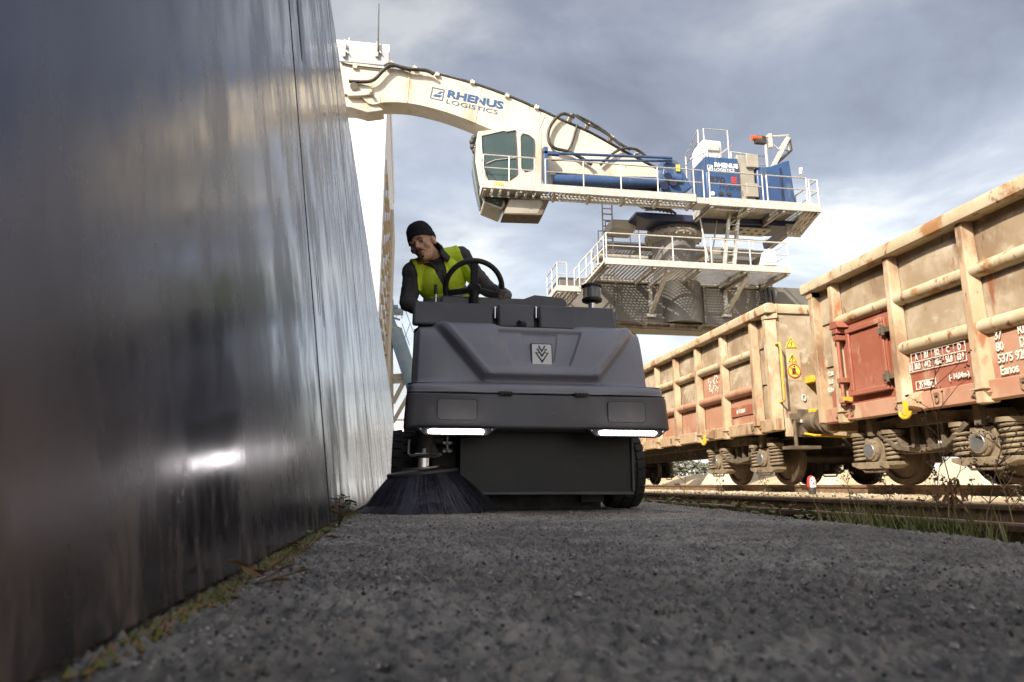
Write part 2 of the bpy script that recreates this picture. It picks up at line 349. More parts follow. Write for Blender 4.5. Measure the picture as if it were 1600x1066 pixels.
def steel():
    m = bpy.data.materials.new('brushed steel sheet'); m.use_nodes = True; t = m.node_tree; P = t.nodes['Principled BSDF']; lk = t.links.new
    tcn = t.nodes.new('ShaderNodeTexCoord')
    def nz(scale, st, detail=6, rgh=.6):
        q = t.nodes.new('ShaderNodeMapping'); q.inputs['Scale'].default_value = st; lk(tcn.outputs['Object'], q.inputs[0])
        n = t.nodes.new('ShaderNodeTexNoise'); n.inputs['Scale'].default_value = scale; n.inputs['Detail'].default_value = detail; n.inputs['Roughness'].default_value = rgh
        lk(q.outputs[0], n.inputs['Vector']); return n.outputs['Fac']
    def rng(f, lo, hi, a=0., b=1.):
        n = t.nodes.new('ShaderNodeMapRange'); n.interpolation_type = 'SMOOTHSTEP'
        for i, q in enumerate((lo, hi, a, b)): n.inputs[i+1].default_value = q
        lk(f, n.inputs[0]); return n.outputs[0]
    def mx(f, a, b):
        n = t.nodes.new('ShaderNodeMix'); n.data_type = 'RGBA'; lk(f, n.inputs[0])
        for i, q in ((6, a), (7, b)):
            if isinstance(q, tuple): n.inputs[i].default_value = (*q, 1)
            else: lk(q, n.inputs[i])
        return n.outputs[2]
    c = mx(rng(nz(1.6, (1, 1, .5), 7), .35, .68), (.135, .132, .16), (.07, .068, .088))
    c = mx(rng(nz(11, (1, 1, .12), 6), .56, .85), c, (.075, .071, .08))               # vertical run marks
    c = mx(rng(nz(1.1, (1, 1.6, .35), 4), .66, .74), c, (.08, .065, .06))             # stains
    c = mx(rng(nz(34, (1, 1, .6), 2), .72, .78), c, (.05, .045, .043))                 # specks
    sz = t.nodes.new('ShaderNodeSeparateXYZ'); lk(tcn.outputs['Object'], sz.inputs[0])
    hgt = t.nodes.new('ShaderNodeMath'); hgt.operation = 'MULTIPLY'; lk(rng(sz.outputs['Z'], .30, -.05), hgt.inputs[0]); lk(rng(nz(13, (1, 1, .3), 8, .75), .44, .7, 0., .8), hgt.inputs[1])
    dirt = hgt.outputs[0]                                                            # mud splashed up from the ground
    c = mx(dirt, c, (.16, .13, .095)); lk(c, P.inputs['Base Color'])
    inv = t.nodes.new('ShaderNodeMath'); inv.operation = 'MULTIPLY_ADD'; lk(dirt, inv.inputs[0]); inv.inputs[1].default_value = -.85; inv.inputs[2].default_value = 1.0; lk(inv.outputs[0], P.inputs['Metallic'])
    ra = t.nodes.new('ShaderNodeMath'); ra.operation = 'MULTIPLY_ADD'; lk(dirt, ra.inputs[0]); ra.inputs[1].default_value = .4; lk(rng(nz(3.5, (1, 1, .45), 7), .34, .66, .15, .33), ra.inputs[2]); lk(ra.outputs[0], P.inputs['Roughness'])
    b = t.nodes.new('ShaderNodeBump'); b.inputs['Strength'].default_value = .02; b.inputs['Distance'].default_value = .003
    lk(nz(140, (1, 1, .04), 4), b.inputs['Height'])
    b2 = t.nodes.new('ShaderNodeBump'); b2.inputs['Strength'].default_value = .07; b2.inputs['Distance'].default_value = .06; lk(nz(1.3, (1, 1, .8), 3), b2.inputs['Height'])
    lk(b2.outputs[0], b.inputs['Normal']); lk(b.outputs[0], P.inputs['Normal'])
    return m
M['steel'] = steel()
M['steelstain'] = mat('dark run stain', (.05, .045, .045), .6, var=(.1, .095, .1), vscale=18, stretch=(1, 1, .15))

# ---------------------------------------------------------------- the setting
def edge_x(y):                                                        # right-hand edge of the asphalt
    pts = [(-8, 1.35), (0, 1.66), (1.9, 1.9), (4.84, 2.36), (8.3, 2.62), (14, 2.7), (200, 2.72)]
    for (a, b), (c, d) in zip(pts, pts[1:]):
        if y <= c: return lerp(b, d, (y-a)/(c-a))
    return 2.72
def vnoise(x, y, seed):
    xi, yi = np.floor(x), np.floor(y); fx, fy = x-xi, y-yi; fx = fx*fx*(3-2*fx); fy = fy*fy*(3-2*fy)
    def h(i, j): v_ = np.sin(i*127.1+j*311.7+seed*74.7)*43758.5453; return v_-np.floor(v_)
    return (h(xi, yi)*(1-fx)+h(xi+1, yi)*fx)*(1-fy)+(h(xi, yi+1)*(1-fx)+h(xi+1, yi+1)*fx)*fy
ys = np.concatenate([np.arange(-8, .2, .4), np.arange(.25, 1.6, .004), np.arange(1.6, 3.2, .007), np.arange(3.2, 6, .016), np.arange(6, 10, .06), np.arange(10, 30, .5), np.arange(30, 210, 10.0)])
NX = 420; uu = np.linspace(0, 1, NX)
ex = np.array([edge_x(y)+.03*noise.noise(V((y*3.1, 0, 5)))+.014*noise.noise(V((y*17, 3, 5))) for y in ys])
XX = -.5+(ex[:, None]+.5)*uu[None, :]; YY = np.repeat(ys[:, None], NX, 1)
gr = .0105*(vnoise(XX*95, YY*95, 1)**2.4)+.0085*(vnoise(XX*48, YY*48, 2)**2.2)+.006*vnoise(XX*11, YY*11, 3)+.012*vnoise(XX*1.7, YY*1.7, 4)
pit = np.clip((vnoise(XX*24, YY*24, 8)-.8)/.12, 0, 1); gr = gr-.006*pit+.006*np.clip((vnoise(XX*120, YY*120, 6)-.66)/.2, 0, 1)
ZZ = (gr-.016)*np.clip((9.5-YY)/3.5, 0, 1)-.014*np.clip(1-(ex[:, None]-XX)/.05, 0, 1)
XX = np.concatenate([XX, ex[:, None]+.015], 1); YY = np.concatenate([YY, ys[:, None]], 1); ZZ = np.concatenate([ZZ, np.full((len(ys), 1), -.112)], 1)
ny, nx_ = XX.shape; ii = np.arange(ny*nx_).reshape(ny, nx_); qd = np.stack([ii[:-1, :-1], ii[:-1, 1:], ii[1:, 1:], ii[1:, :-1]], -1).reshape(-1, 4)
me = bpy.data.meshes.new('pavement'); me.vertices.add(ny*nx_); me.vertices.foreach_set('co', np.stack([XX, YY, ZZ], -1).astype(np.float32).ravel())
me.loops.add(qd.size); me.loops.foreach_set('vertex_index', qd.astype(np.int32).ravel()); me.polygons.add(len(qd)); me.polygons.foreach_set('loop_start', np.arange(0, qd.size, 4, dtype=np.int32)); me.polygons.foreach_set('loop_total', np.full(len(qd), 4, np.int32))
me.update(calc_edges=True); me.validate(); me.materials.append(M['asphalt']); me.shade_smooth(); pv = link('pavement', me); pv['kind'] = 'structure'
g = MB(); g.add([(-1500, -1500, -.11), (1500, -1500, -.11), (1500, 2500, -.11), (-1500, 2500, -.11)], [(0, 1, 2, 3)])
obj('ground', g, M['soil'], kind='structure')
a = MB(); rr = []
for y in [-40+1.0*i for i in range(0, 60)]+[20+20*i for i in range(1, 12)]:
    rr.append([V((4.62, y, -.108)), V((4.95+.05*noise.noise(V((y, 1, 1))), y, -.02)), V((5.4, y, .045)), V((9.5, y, .05)), V((60, y, .03)), V((120, y, -.1))])
obj('track_apron', a.grid(rr), M['apron'], smooth=40, kind='structure')

bk = MB(); rr = []
for i in range(120):
    y = -10+i*1.2; h_ = .75+.35*noise.noise(V((y*.21, 3, 1)))+.12*noise.noise(V((y*1.3, 1, 1))); rr.append([V((16.2+.5*noise.noise(V((y*.4, 8, 1))), y, .02)), V((17.0, y, h_*.55)), V((18.2, y, h_)), V((20.5, y, h_*.9+.1*noise.noise(V((y*.9, 5, 1))))), V((24, y, .01))])
obj('sand_bank', bk.grid(rr), M['apron'], smooth=70, kind='structure')

def rail_track(name, x0, x1, z, sleepers, label):
    t = thing(name, label, 'railway track', ((x0+x1)/2, 0, z-.16), kind='structure')
    for x in (x0, x1):
        m = MB(); pr = [(-.065, -.15), (.065, -.15), (.065, -.138), (.012, -.12), (.01, -.045), (.034, -.035), (.036, -.008), (.028, 0), (-.028, 0), (-.036, -.008), (-.034, -.035), (-.01, -.045), (-.012, -.12), (-.065, -.138)]
        zz = z if x == x0 else z+(.036 if name == 'disused_track' else 0)
        m.prism([(x+a_, -30, zz+b_) for a_, b_ in pr], (0, 150, 0)); rl = obj('rail', m, M['rail'], t)
        obj('rail_head', MB().box(x-.03, x+.03, -30, 120, zz-.004, zz+.002), M['railhead'], rl)
    return t
rail_track('disused_track', 2.83, 4.27, 0.0, 0, 'dark overgrown track between the asphalt and the wagon track')
rail_track('wagon_track', 6.78, 8.215, .17, 0, 'rusty sunlit track under the two goods wagons')

# ---------------------------------------------------------------- leaning steel wall
WK, WX, WH = .134, -.32, 6.6                                          # leans outward by WK per metre
wall = thing('steel_wall', 'tall leaning brushed steel sheet wall along the left of the asphalt', 'wall', (WX, 4, 0))
def wp(y, z, off=0.0): return V((WX-WK*z+off, y, z))
joints = [-4.4, -2.2, .6, 3.22, 5.35, 7.7, 9.7, 11.9, 14.3, 16.6, 18.9, 21.5, 24.2, 27, 30, 33.5, 37, 41, 46, 52]
for j, (a_, b_) in enumerate(zip(joints, joints[1:])):
    m = MB(); n, k = 8, 14; rows = []
    ga = gb = .008
    off = .003*((j % 2))
    for iz in range(k+1):
        z = lerp(.012, WH, iz/k); r = []
        for iy in range(n+1):
            y = lerp(a_+ga, b_-gb, iy/n); bulge = .008*math.sin(math.pi*iy/n)*math.sin(math.pi*iz/k)*(1+.6*noise.noise(V((y, z, 3))))
            r.append(wp(y, z, off+bulge))
        rows.append(r)
    m.grid([r[::-1] for r in rows]); 
    e0 = [r[0] for r in rows]; e1 = [r[-1] for r in rows]; back = V((-.05, 0, 0))
    m.grid([e0, [p+back for p in e0]]); m.grid([[p+back for p in e1], e1])
    tp = rows[-1]; m.grid([tp, [p+back for p in tp]])
    obj('panel', m, M['steel'], wall, smooth=40)
m = MB(); m.prism([wp(-4.4, .0, -.055), wp(-4.4, WH-.01, -.055), (-3.2, -4.4, WH-.01), (-3.2, -4.4, 0)], (0, 56.4, 0)); obj('wall_core', m, M['dark'], wall)
def stain(y, z0, z1, wd, off):
    m = MB(); k = 14; le = []; ri = []
    for i in range(k+1):
        t = i/k; z = lerp(z0, z1, t); hw = wd*(math.sin(math.pi*min(1, t*.9+.1))**.7)*(1+.35*noise.noise(V((z*9, y, 2)))); yy = y+.03*(t-.5)+.01*noise.noise(V((z*3, y, 7)))
        le.append(wp(yy-hw, z, off)); ri.append(wp(yy+hw, z, off))
    m.grid([ri, le]); obj('run_stain', m, M['steelstain'], wall)
stain(3.62, 2.55, 3.22, .035, .0085); stain(3.48, 1.02, 1.38, .022, .0085); stain(3.66, 1.0, 1.25, .016, .0085); stain(5.62, .42, .62, .02, .0085)

# moss and dirt along the foot of the wall
m = MB(); rnd = random.Random(21)
for i in range(9000):                                                 # crumbs of moss and soil, in drifts
    y = .3+10*rnd.random()**1.7; k = noise.noise(V((y*1.9, 0, 0)))+.6*noise.noise(V((y*6.5, 4, 0)))
    if k < rnd.uniform(-.7, .35): continue
    d = abs(rnd.gauss(0, .016+.022*max(0, k))); r_ = rnd.uniform(.0025, .0075)*(1.35-.8*min(1, d/.06)); mi = rnd.choice((0, 0, 0, 1, 1, 2))
    c = V((WX+.008+d, y, r_*.35+.01*max(0, .03-d)/.03*max(0, k))); o = [c+V(q_)*r_*rnd.uniform(.6, 1.3) for q_ in ((1, 0, 0), (-1, 0, 0), (0, 1.3, 0), (0, -1.3, 0), (0, 0, .9), (0, 0, -.6))]
    m.add(o, [(0, 2, 4), (2, 1, 4), (1, 3, 4), (3, 0, 4), (2, 0, 5), (1, 2, 5), (3, 1, 5), (0, 3, 5)], mi)
for i in range(1500):
    y = .4+8*rnd.random()**1.5
    if noise.noise(V((y*1.9, 0, 0)))+.6*noise.noise(V((y*6.5, 4, 0))) < .1: continue
    p = V((WX+.01+abs(rnd.gauss(0, .02)), y, 0)); az = rnd.uniform(-1.2, 1.2); d = V((math.cos(az), math.sin(az), 0))*rnd.uniform(.003, .02); s_ = V((-d.y, d.x, 0)).normalized()*.0016; h_ = rnd.uniform(.008, .03)
    m.add([p-s_, p+s_, p+d+V((0, 0, h_))], [(0, 1, 2)], 3)
tag(obj('wall_foot_moss', m, [M['moss'], M['soilcrumb'], M['leafdry'], M['leaf']], smooth=60), 'yellow green moss and dirt along the foot of the steel wall', 'moss', kind='stuff')

def pebble_field(name, spots, label, cat, mt):
    m = MB()
    for (x, y, z, r) in spots:
        rot = Matrix.Rotation(random.uniform(0, 6.28), 3, 'Z') @ Matrix.Rotation(random.uniform(-.5, .5), 3, 'X')
        pts = []
        for q in ((1, 0, 0), (-1, 0, 0), (0, 1, 0), (0, -1, 0), (0, 0, 1), (0, 0, -1)):
            pts.append(V((x, y, z))+rot @ (V(q)*r*random.uniform(.65, 1.25)*V((1, 1, .7)).length/1.6*(0.7 if q[2] else 1)))
        m.add(pts, [(0, 2, 4), (2, 1, 4), (1, 3, 4), (3, 0, 4), (2, 0, 5), (1, 2, 5), (3, 1, 5), (0, 3, 5)], random.choice((0, 0, 1, 2)) if isinstance(mt, list) else 0)
    return tag(obj(name, m, mt, smooth=50), label, cat, kind='stuff')
sp = []
while len(sp) < 13000:
    y = .35+9.5*random.random()**1.8; x = random.uniform(-.27, edge_x(y)-.02)
    dens = .35+.65*smooth01(.0, .5, noise.noise(V((x*1.7, y*1.1, 9))))+.5*smooth01(.5, .02, edge_x(y)-x)+.3*smooth01(-.1, -.27, x)
    if random.random() < dens: sp.append((x, y, .002, random.choice((.0014, .0018, .0024, .0032, .0042)) if random.random() < .975 else random.uniform(.005, .009)))
pebble_field('loose_grit', sp, 'loose grit and small stones scattered over the asphalt', 'grit', [M['stone'], M['stone_dark'], M['stone_pale']])
sp = [(random.uniform(edge_x(y)+.02, 4.9), y, random.uniform(-.12, -.1), random.uniform(.012, .03)) for y in [random.uniform(0, 14) for _ in range(2600)]]
pebble_field('track_ballast', sp, 'dark stones between and beside the disused rails', 'ballast', M['stone'])
sp = [(random.uniform(4.9, 6.6), y, .02+random.uniform(0, .03), random.uniform(.012, .03)) for y in [random.uniform(2, 24) for _ in range(1500)]]
pebble_field('apron_gravel', sp, 'pale gravel beside the wagon track', 'gravel', M['concrete'])

# ---------------------------------------------------------------- plants
def blade(m, p, h, wd, lean, az, mi=0):
    d = V((math.cos(az), math.sin(az), 0)); s = V((-d.y, d.x, 0))*wd; p = V(p)
    a_ = p+V((0, 0, h*.55))+d*lean*.35; b_ = p+V((0, 0, h))+d*lean
    m.add([p-s, p+s, a_+s*.8, a_-s*.8, b_], [(0, 1, 2, 3), (3, 2, 4)], mi)
m = MB()
for i in range(1500):
    y = random.choice((random.uniform(1.2, 2.6), random.uniform(1.6, 3.4), random.uniform(2.6, 7.5)))
    x = edge_x(y)+random.uniform(.0, .05)+abs(random.gauss(0, .12)); 
    if noise.noise(V((x*2, y*2.2, 4))) < -.12: continue
    blade(m, (x, y, -.11), random.uniform(.09, .24)*(1 if y < 4 else .75), random.uniform(.0022, .0045), random.uniform(.02, .12), random.uniform(0, 6.28), 0 if random.random() < .82 else 1)
tag(obj('grass', m, [M['grass'], M['weedpale']]), 'green grass growing along the right edge of the asphalt', 'grass', kind='stuff')
def leaf(m, c, d, up, l, wd, mi=0):
    c, d, up = V(c), V(d).normalized(), V(up); s = d.cross(up).normalized(); u = s.cross(d)
    m.add([c, c+d*l*.35+s*wd+u*.12*l, c+d*l*.75+s*wd*.7+u*.1*l, c+d*l, c+d*l*.75-s*wd*.7+u*.1*l, c+d*l*.35-s*wd+u*.12*l, c+d*l*.5],
          [(0, 1, 6), (1, 2, 6), (2, 3, 6), (3, 4, 6), (4, 5, 6), (5, 0, 6)], mi)
m = MB()
for i in range(420):
    y = random.uniform(3.4, 8.4); x = edge_x(y)+random.gauss(.07, .09)
    if noise.noise(V((x*3, y*3.2, 8))) < -.05: continue
    az = random.uniform(0, 6.28); leaf(m, (x, y, random.uniform(-.07, .05)), (math.cos(az), math.sin(az), random.uniform(-.1, .5)), (0, 0, 1), random.uniform(.03, .08), random.uniform(.015, .03), random.choice((0, 0, 0, 1)))
tag(obj('creeping_leaves', m, [M['leaf'], M['leafdry']]), 'low green and brown leaves creeping over the asphalt edge behind the tyre', 'ground cover', kind='stuff')
# dry tangle between the rails
def twig(m, p, d, l, r, depth, heads, mi, spread=.55):
    p, d = V(p), V(d).normalized(); pts = [p]; q = p
    for i in range(3):
        d = (d+V((random.gauss(0, .1), random.gauss(0, .1), random.gauss(0, .06)))).normalized(); q = q+d*l/3; pts.append(q)
    m.tube(pts, [r, r*.85, r*.7, r*.5], 4, mi=mi)
    if depth > 0:
        for k in range(random.choice((2, 3, 3))):
            b = pts[random.choice((1, 2, 2, 3))]; nd = (d+V((random.gauss(0, spread), random.gauss(0, spread), random.gauss(.1, .3)))).normalized()
            twig(m, b, nd, l*random.uniform(.4, .6), r*.6, depth-1, heads, mi, spread)
    elif heads:
        for k in range(3):
            c = pts[-1]+V((random.gauss(0, .008), random.gauss(0, .008), random.gauss(0, .008))); m.ball(c, heads*random.uniform(.6, 1.2), 5, 4, mi=mi)
m = MB()
for i in range(55):
    y = random.uniform(3.6, 11); x = random.uniform(edge_x(y)+.15, 4.7)
    if noise.noise(V((x*1.2, y*.8, 3))) < -.1: continue
    twig(m, (x, y, -.11), (random.gauss(0, .5), random.gauss(0, .5), 1), random.uniform(.12, .26), .0028, 2, .004, random.choice((0, 0, 1)), .8)
tag(obj('dry_undergrowth', m, [M['weed'], M['weedpale']]), 'tangle of low dry brown weeds between the rails', 'undergrowth', kind='stuff')
def weed(px, py, X, h, label, mt='weed', depth=3, lean=(0, 0)):
    b = at(px, py, X=X); b.z = -.11 if X < 4.7 else .04
    t = thing('dry_weed', label, 'weed', b, 'tall dry weeds beside the rails')
    m = MB(); d = V((lean[0], lean[1], 1)).normalized(); q = b.copy(); pts = [q.copy()]; hm = MB()
    for i in range(6):
        d = (d+V((random.gauss(0, .05), random.gauss(0, .05), 0))).normalized(); q = q+d*h/6; pts.append(q.copy())
    m.tube(pts, [.0042*(1-.11*i) for i in range(7)], 5)
    obj('stem', m, M[mt], t)
    for i in range(2, 7):
        for k in range(2):
            az = random.uniform(0, 6.28); twig(hm, pts[i], (math.cos(az)*.8, math.sin(az)*.8, .8), h*random.uniform(.12, .26), .0028, depth-2, .0065, 0, .5)
    obj('seed_heads', hm, M[mt], t)
weed(1068, 790, 3.3, .62, 'tall thin dry weed just right of the sweeper tyre')
weed(1130, 785, 3.7, .36, 'short bushy dry weed in front of the far wagon bogie', 'weed')
weed(1192, 780, 4.4, .4, 'pale dry weed left of the white and red marker post', 'weedpale')
weed(1330, 790, 4.3, .36, 'pale weed in front of the near wagon front axle box', 'weedpale')
weed(1388, 800, 3.4, .34, 'low bushy dry weed below the dark gap between axle boxes')
weed(1455, 820, 3.0, .4, 'dark dry weed leaning right below the printed load table', 'weed', lean=(.25, 0))
weed(1496, 820, 3.1, .84, 'tallest dry weed with seed heads in front of the rear axle box', lean=(-.06, 0))
weed(1530, 820, 3.0, .62, 'slanting dry weed stalk near the right edge of the picture', lean=(.4, 0))
weed(1582, 805, 3.6, .4, 'pale dry weed at the far right edge of the picture', 'weedpale')
def leafclump(name, label, x, y, h, n, mats_, lw=.018):
    m = MB(); t = thing(name, label, 'plant', (x, y, 0)); st = MB()
    for i in range(n):
        az = random.uniform(0, 6.28); hh = h*random.uniform(.2, 1); rr_ = random.uniform(.0, .05); b = V((x+rr_*math.cos(az)+.02, y+rr_*math.sin(az)*1.6, hh))
        leaf(m, b, (math.cos(az), math.sin(az), random.uniform(-.4, .6)), (0, 0, 1), random.uniform(.02, .05), lw*random.uniform(.5, 1), random.choice((0, 0, 1)))
        if i % 4 == 0: st.tube([(x, y, .0), (lerp(x, b.x, .6), lerp(y, b.y, .6), hh*.6), b], .0018, 4)
    obj('leaves', m, mats_, t); obj('stem', st, M['weed'], t)
leafclump('wall_weed', 'small dark leafy weed at the wall foot beside the steel joint', -.27, 3.02, .13, 46, [M['leaf'], M['leafdry']])
leafclump('wall_weed', 'tiny leafy sprout at the wall foot nearer the camera', -.265, 1.98, .06, 16, [M['leaf'], M['leafdry']], .012)
leafclump('wall_weed', 'curled dead leaf clump at the wall foot closest to the camera', -.27, 1.36, .035, 9, [M['leafdry'], M['leafdry']], .014)
t = thing('dock_plant', 'drooping brown dead plant among the grass by the near rail', 'plant', (at(1485, 835, Z=-.11)))
b = t.location; m = MB(); m.tube([b, b+V((.01, 0, .15)), b+V((.03, 0, .3)), b+V((.08, 0, .33))], .006, 5); obj('stem', m, M['leafdry'], t)
m = MB()
for i in range(26):
    leaf(m, b+V((.03+random.gauss(.03, .03), random.gauss(0, .03), random.uniform(.18, .33))), (random.gauss(0, .4), random.gauss(0, .4), -1), (1, 0, .2), random.uniform(.05, .1), .014)
obj('leaves', m, M['leafdry'], t)
# small track marker
b = at(1271, 768, X=5.55); mk = thing('track_marker', 'small white marker post with red edge beside the wagon rail', 'marker', (b.x, b.y, .04))
def mkp(w_, z0, zt, y): return [(b.x-w_, y, z0), (b.x-w_, y, zt-.075), (b.x-w_*.68, y, zt-.02), (b.x, y, zt), (b.x+w_*.68, y, zt-.02), (b.x+w_, y, zt-.075), (b.x+w_, y, z0)]
hd = obj('red_head', MB().prism(mkp(.058, .14, .30, b.y), (0, .05, 0)), M['red'], mk, bevel=.006); obj('white_face', MB().prism(mkp(.044, .14, .287, b.y-.004), (0, .003, 0)), M['plate_white'], hd)
m = MB()
for dx, dz in ((-.012, .23), (.016, .185)): m.ball((b.x+dx, b.y-.004, dz), (.012, .003, .014), 8, 6)
obj('dark_spots', m, M['ink'], hd, kind='stuff')
obj('post_base', MB().cyl((b.x, b.y+.025, .03), (b.x, b.y+.025, .14), .05, 14), M['dark'], mk, smooth=40)
# ---------------------------------------------------------------- goods wagons
XS, XC, ZR = 6.0, 7.5, .17                                            # outer side plane, track centre, rail top
def half_rib(m, y0, y1, z, r=.085, x=XS+.125):
    a_ = [(math.cos(t), math.sin(t)) for t in [math.pi/2+math.pi*i/8 for i in range(9)]]
    m.prism([(x+c*r*1.15, y0, z+s*r) for c, s in a_], (0, y1-y0, 0))
def bogie(w_, yc):
    f = MB()
    for sx in (-1, 1):
        X = XC+sx*1.06
        top = [(-1.28, .86), (-1.2, .99), (-.55, 1.0), (-.3, 1.04), (.3, 1.04), (.55, 1.0), (1.2, .99), (1.28, .86)]
        bot = [(1.0, .82), (.62, .8), (.42, .56), (-.42, .56), (-.62, .8), (-1.0, .82)]
        def strip(pts, d): f.prism([(X-sx*.0, yc+a_, b_) for a_, b_ in pts], (sx*d, 0, 0))
        # upper chord, lower chord and two webs leave the dark openings between them
        strip([(-1.28, .86), (-1.2, .99), (-.3, 1.05), (.3, 1.05), (1.2, .99), (1.28, .86), (1.0, .84), (.6, .9), (-.6, .9), (-1.0, .84)], .13)
        strip([(-.66, .9), (-.56, .9), (-.38, .66), (.38, .66), (.56, .9), (.66, .9), (.44, .56), (-.44, .56)], .13)
        for d in (-.2, .05, .3): strip([(d-.08, .91), (d-.02, .91), (d-.02, .65), (d-.08, .65)], .09)
        for s in (-1, 1):                                             # flat bar that dips from the axle boxes to the middle
            f.bar((X+sx*.19, yc+s*.74, .86), (X+sx*.19, yc+s*.42, .64), .06, .035, (1, 0, 0)); f.bar((X+sx*.19, yc+s*.42, .64), (X+sx*.19, yc, .59), .06, .035, (1, 0, 0))
            f.tube([(X+sx*.16, yc+s*.62, .42), (X+sx*.17, yc+s*.7, .345), (X+sx*.17, yc+s*1.1, .345), (X+sx*.16, yc+s*1.22, .42)], .018, 6)
            f.box(X+sx*.05, X+sx*.2, yc+s*.9-.05, yc+s*.9+.05, .82, 1.08); f.box(X+sx*.03, X+sx*.24, yc+s*.9-.11, yc+s*.9+.11, 1.06, 1.1)
    f.box(XC-1.06, XC+1.06, yc-.2, yc+.2, .72, .98)
    b = obj('bogie', f, M['bogie'], w_, bevel=.008, seg=1)
    wm_ = None
    for s in (-1, 1):
        y = yc+s*.9
        m = MB(); m.cyl((XC-.8, y, ZR+.46), (XC+.8, y, ZR+.46), .08, 12)
        for sx in (-1, 1):
            pr = [(.09, -.09), (.2, -.06), (.36, -.03), (.385, -.065), (.46, -.065), (.475, .04), (.49, .065), (.46, .07), (.39, .06), (.36, 0.03), (.2, .03), (.09, .09)]
            m.lathe([(.46 if q[0] > .455 else q[0], q[1]) for q in pr], (XC+sx*.75, y, ZR+.463), (-sx, 0, 0), 40)
        obj('wheelset', m, M['wheelsteel'], b, smooth=40)
        for sx in (-1, 1):
            X = XC+sx*1.06; xo = X+sx*.2; m = MB()
            m.prism([(X, y-.17, .46), (X, y-.2, .6), (X, y-.16, .8), (X, y+.16, .8), (X, y+.2, .6), (X, y+.17, .46)], (sx*.16, 0, 0))
            m.prism([(X, y-.44, .43), (X, y-.44, .475), (X, y+.44, .475), (X, y+.44, .43), (X, y+.3, .385), (X, y-.3, .385)], (sx*.2, 0, 0))
            m.lathe([(.15, 0), (.15, .05), (.12, .065), (.12, .085)], (xo-sx*.05, y, ZR+.46), (sx, 0, 0), 20)
            for k in range(6): t = k*math.pi/3+.3; m.cyl((xo, y+.135*math.cos(t), ZR+.46+.135*math.sin(t)), (xo+sx*.018, y+.135*math.cos(t), ZR+.46+.135*math.sin(t)), .014, 6)
            m.lathe([(.098, 0), (.098, .012)], (xo+sx*.03, y, ZR+.46), (sx, 0, 0), 20, mi=1)
            obj('axle_box', m, [M['box_dust'], M['zinc']], b, bevel=.012)
            for d in (-.32, .32):
                m = MB(); pts = []
                for k in range(6*12+1): t = k/12*2*math.pi; pts.append((X+sx*.1+.1*math.cos(t), y+d+.105*math.sin(t), .49+.34*k/72))
                m.tube(pts, .021, 6); m.cyl((X+sx*.1, y+d, .48), (X+sx*.1, y+d, .84), .05, 10); m.cyl((X+sx*.1, y+d, .83), (X+sx*.1, y+d, .88), .14, 14)
                obj('spring', m, M['box_dust'], b, smooth=50)
            # brake shoe by the wheel
    for s in (-1, 1):
        for sx in (-1, 1): obj('brake_shoe', MB().prism([(XC+sx*.72, yc+s*.36, .45), (XC+sx*.72, yc+s*.42, .8), (XC+sx*.72, yc+s*.34, .8), (XC+sx*.72, yc+s*.29, .45)], (sx*.1, 0, 0)), M['bogie'], b)
def buffer(w_, y, s, X):
    m = MB(); m.box(X-.2, X+.2, y, y+s*.05, .98, 1.4)
    m.lathe([(.16, .0), (.16, .28), (.135, .3), (.135, .42), (.1, .46), (.1, .5)], (X, y, 1.19), (0, s, 0), 20)
    m.lathe([(.12, .485), (.225, .5), (.225, .525), (.19, .54), (.0, .548)], (X, y, 1.19), (0, s, 0), 24)
    obj('buffer', m, M['bogie'], w_, smooth=40)
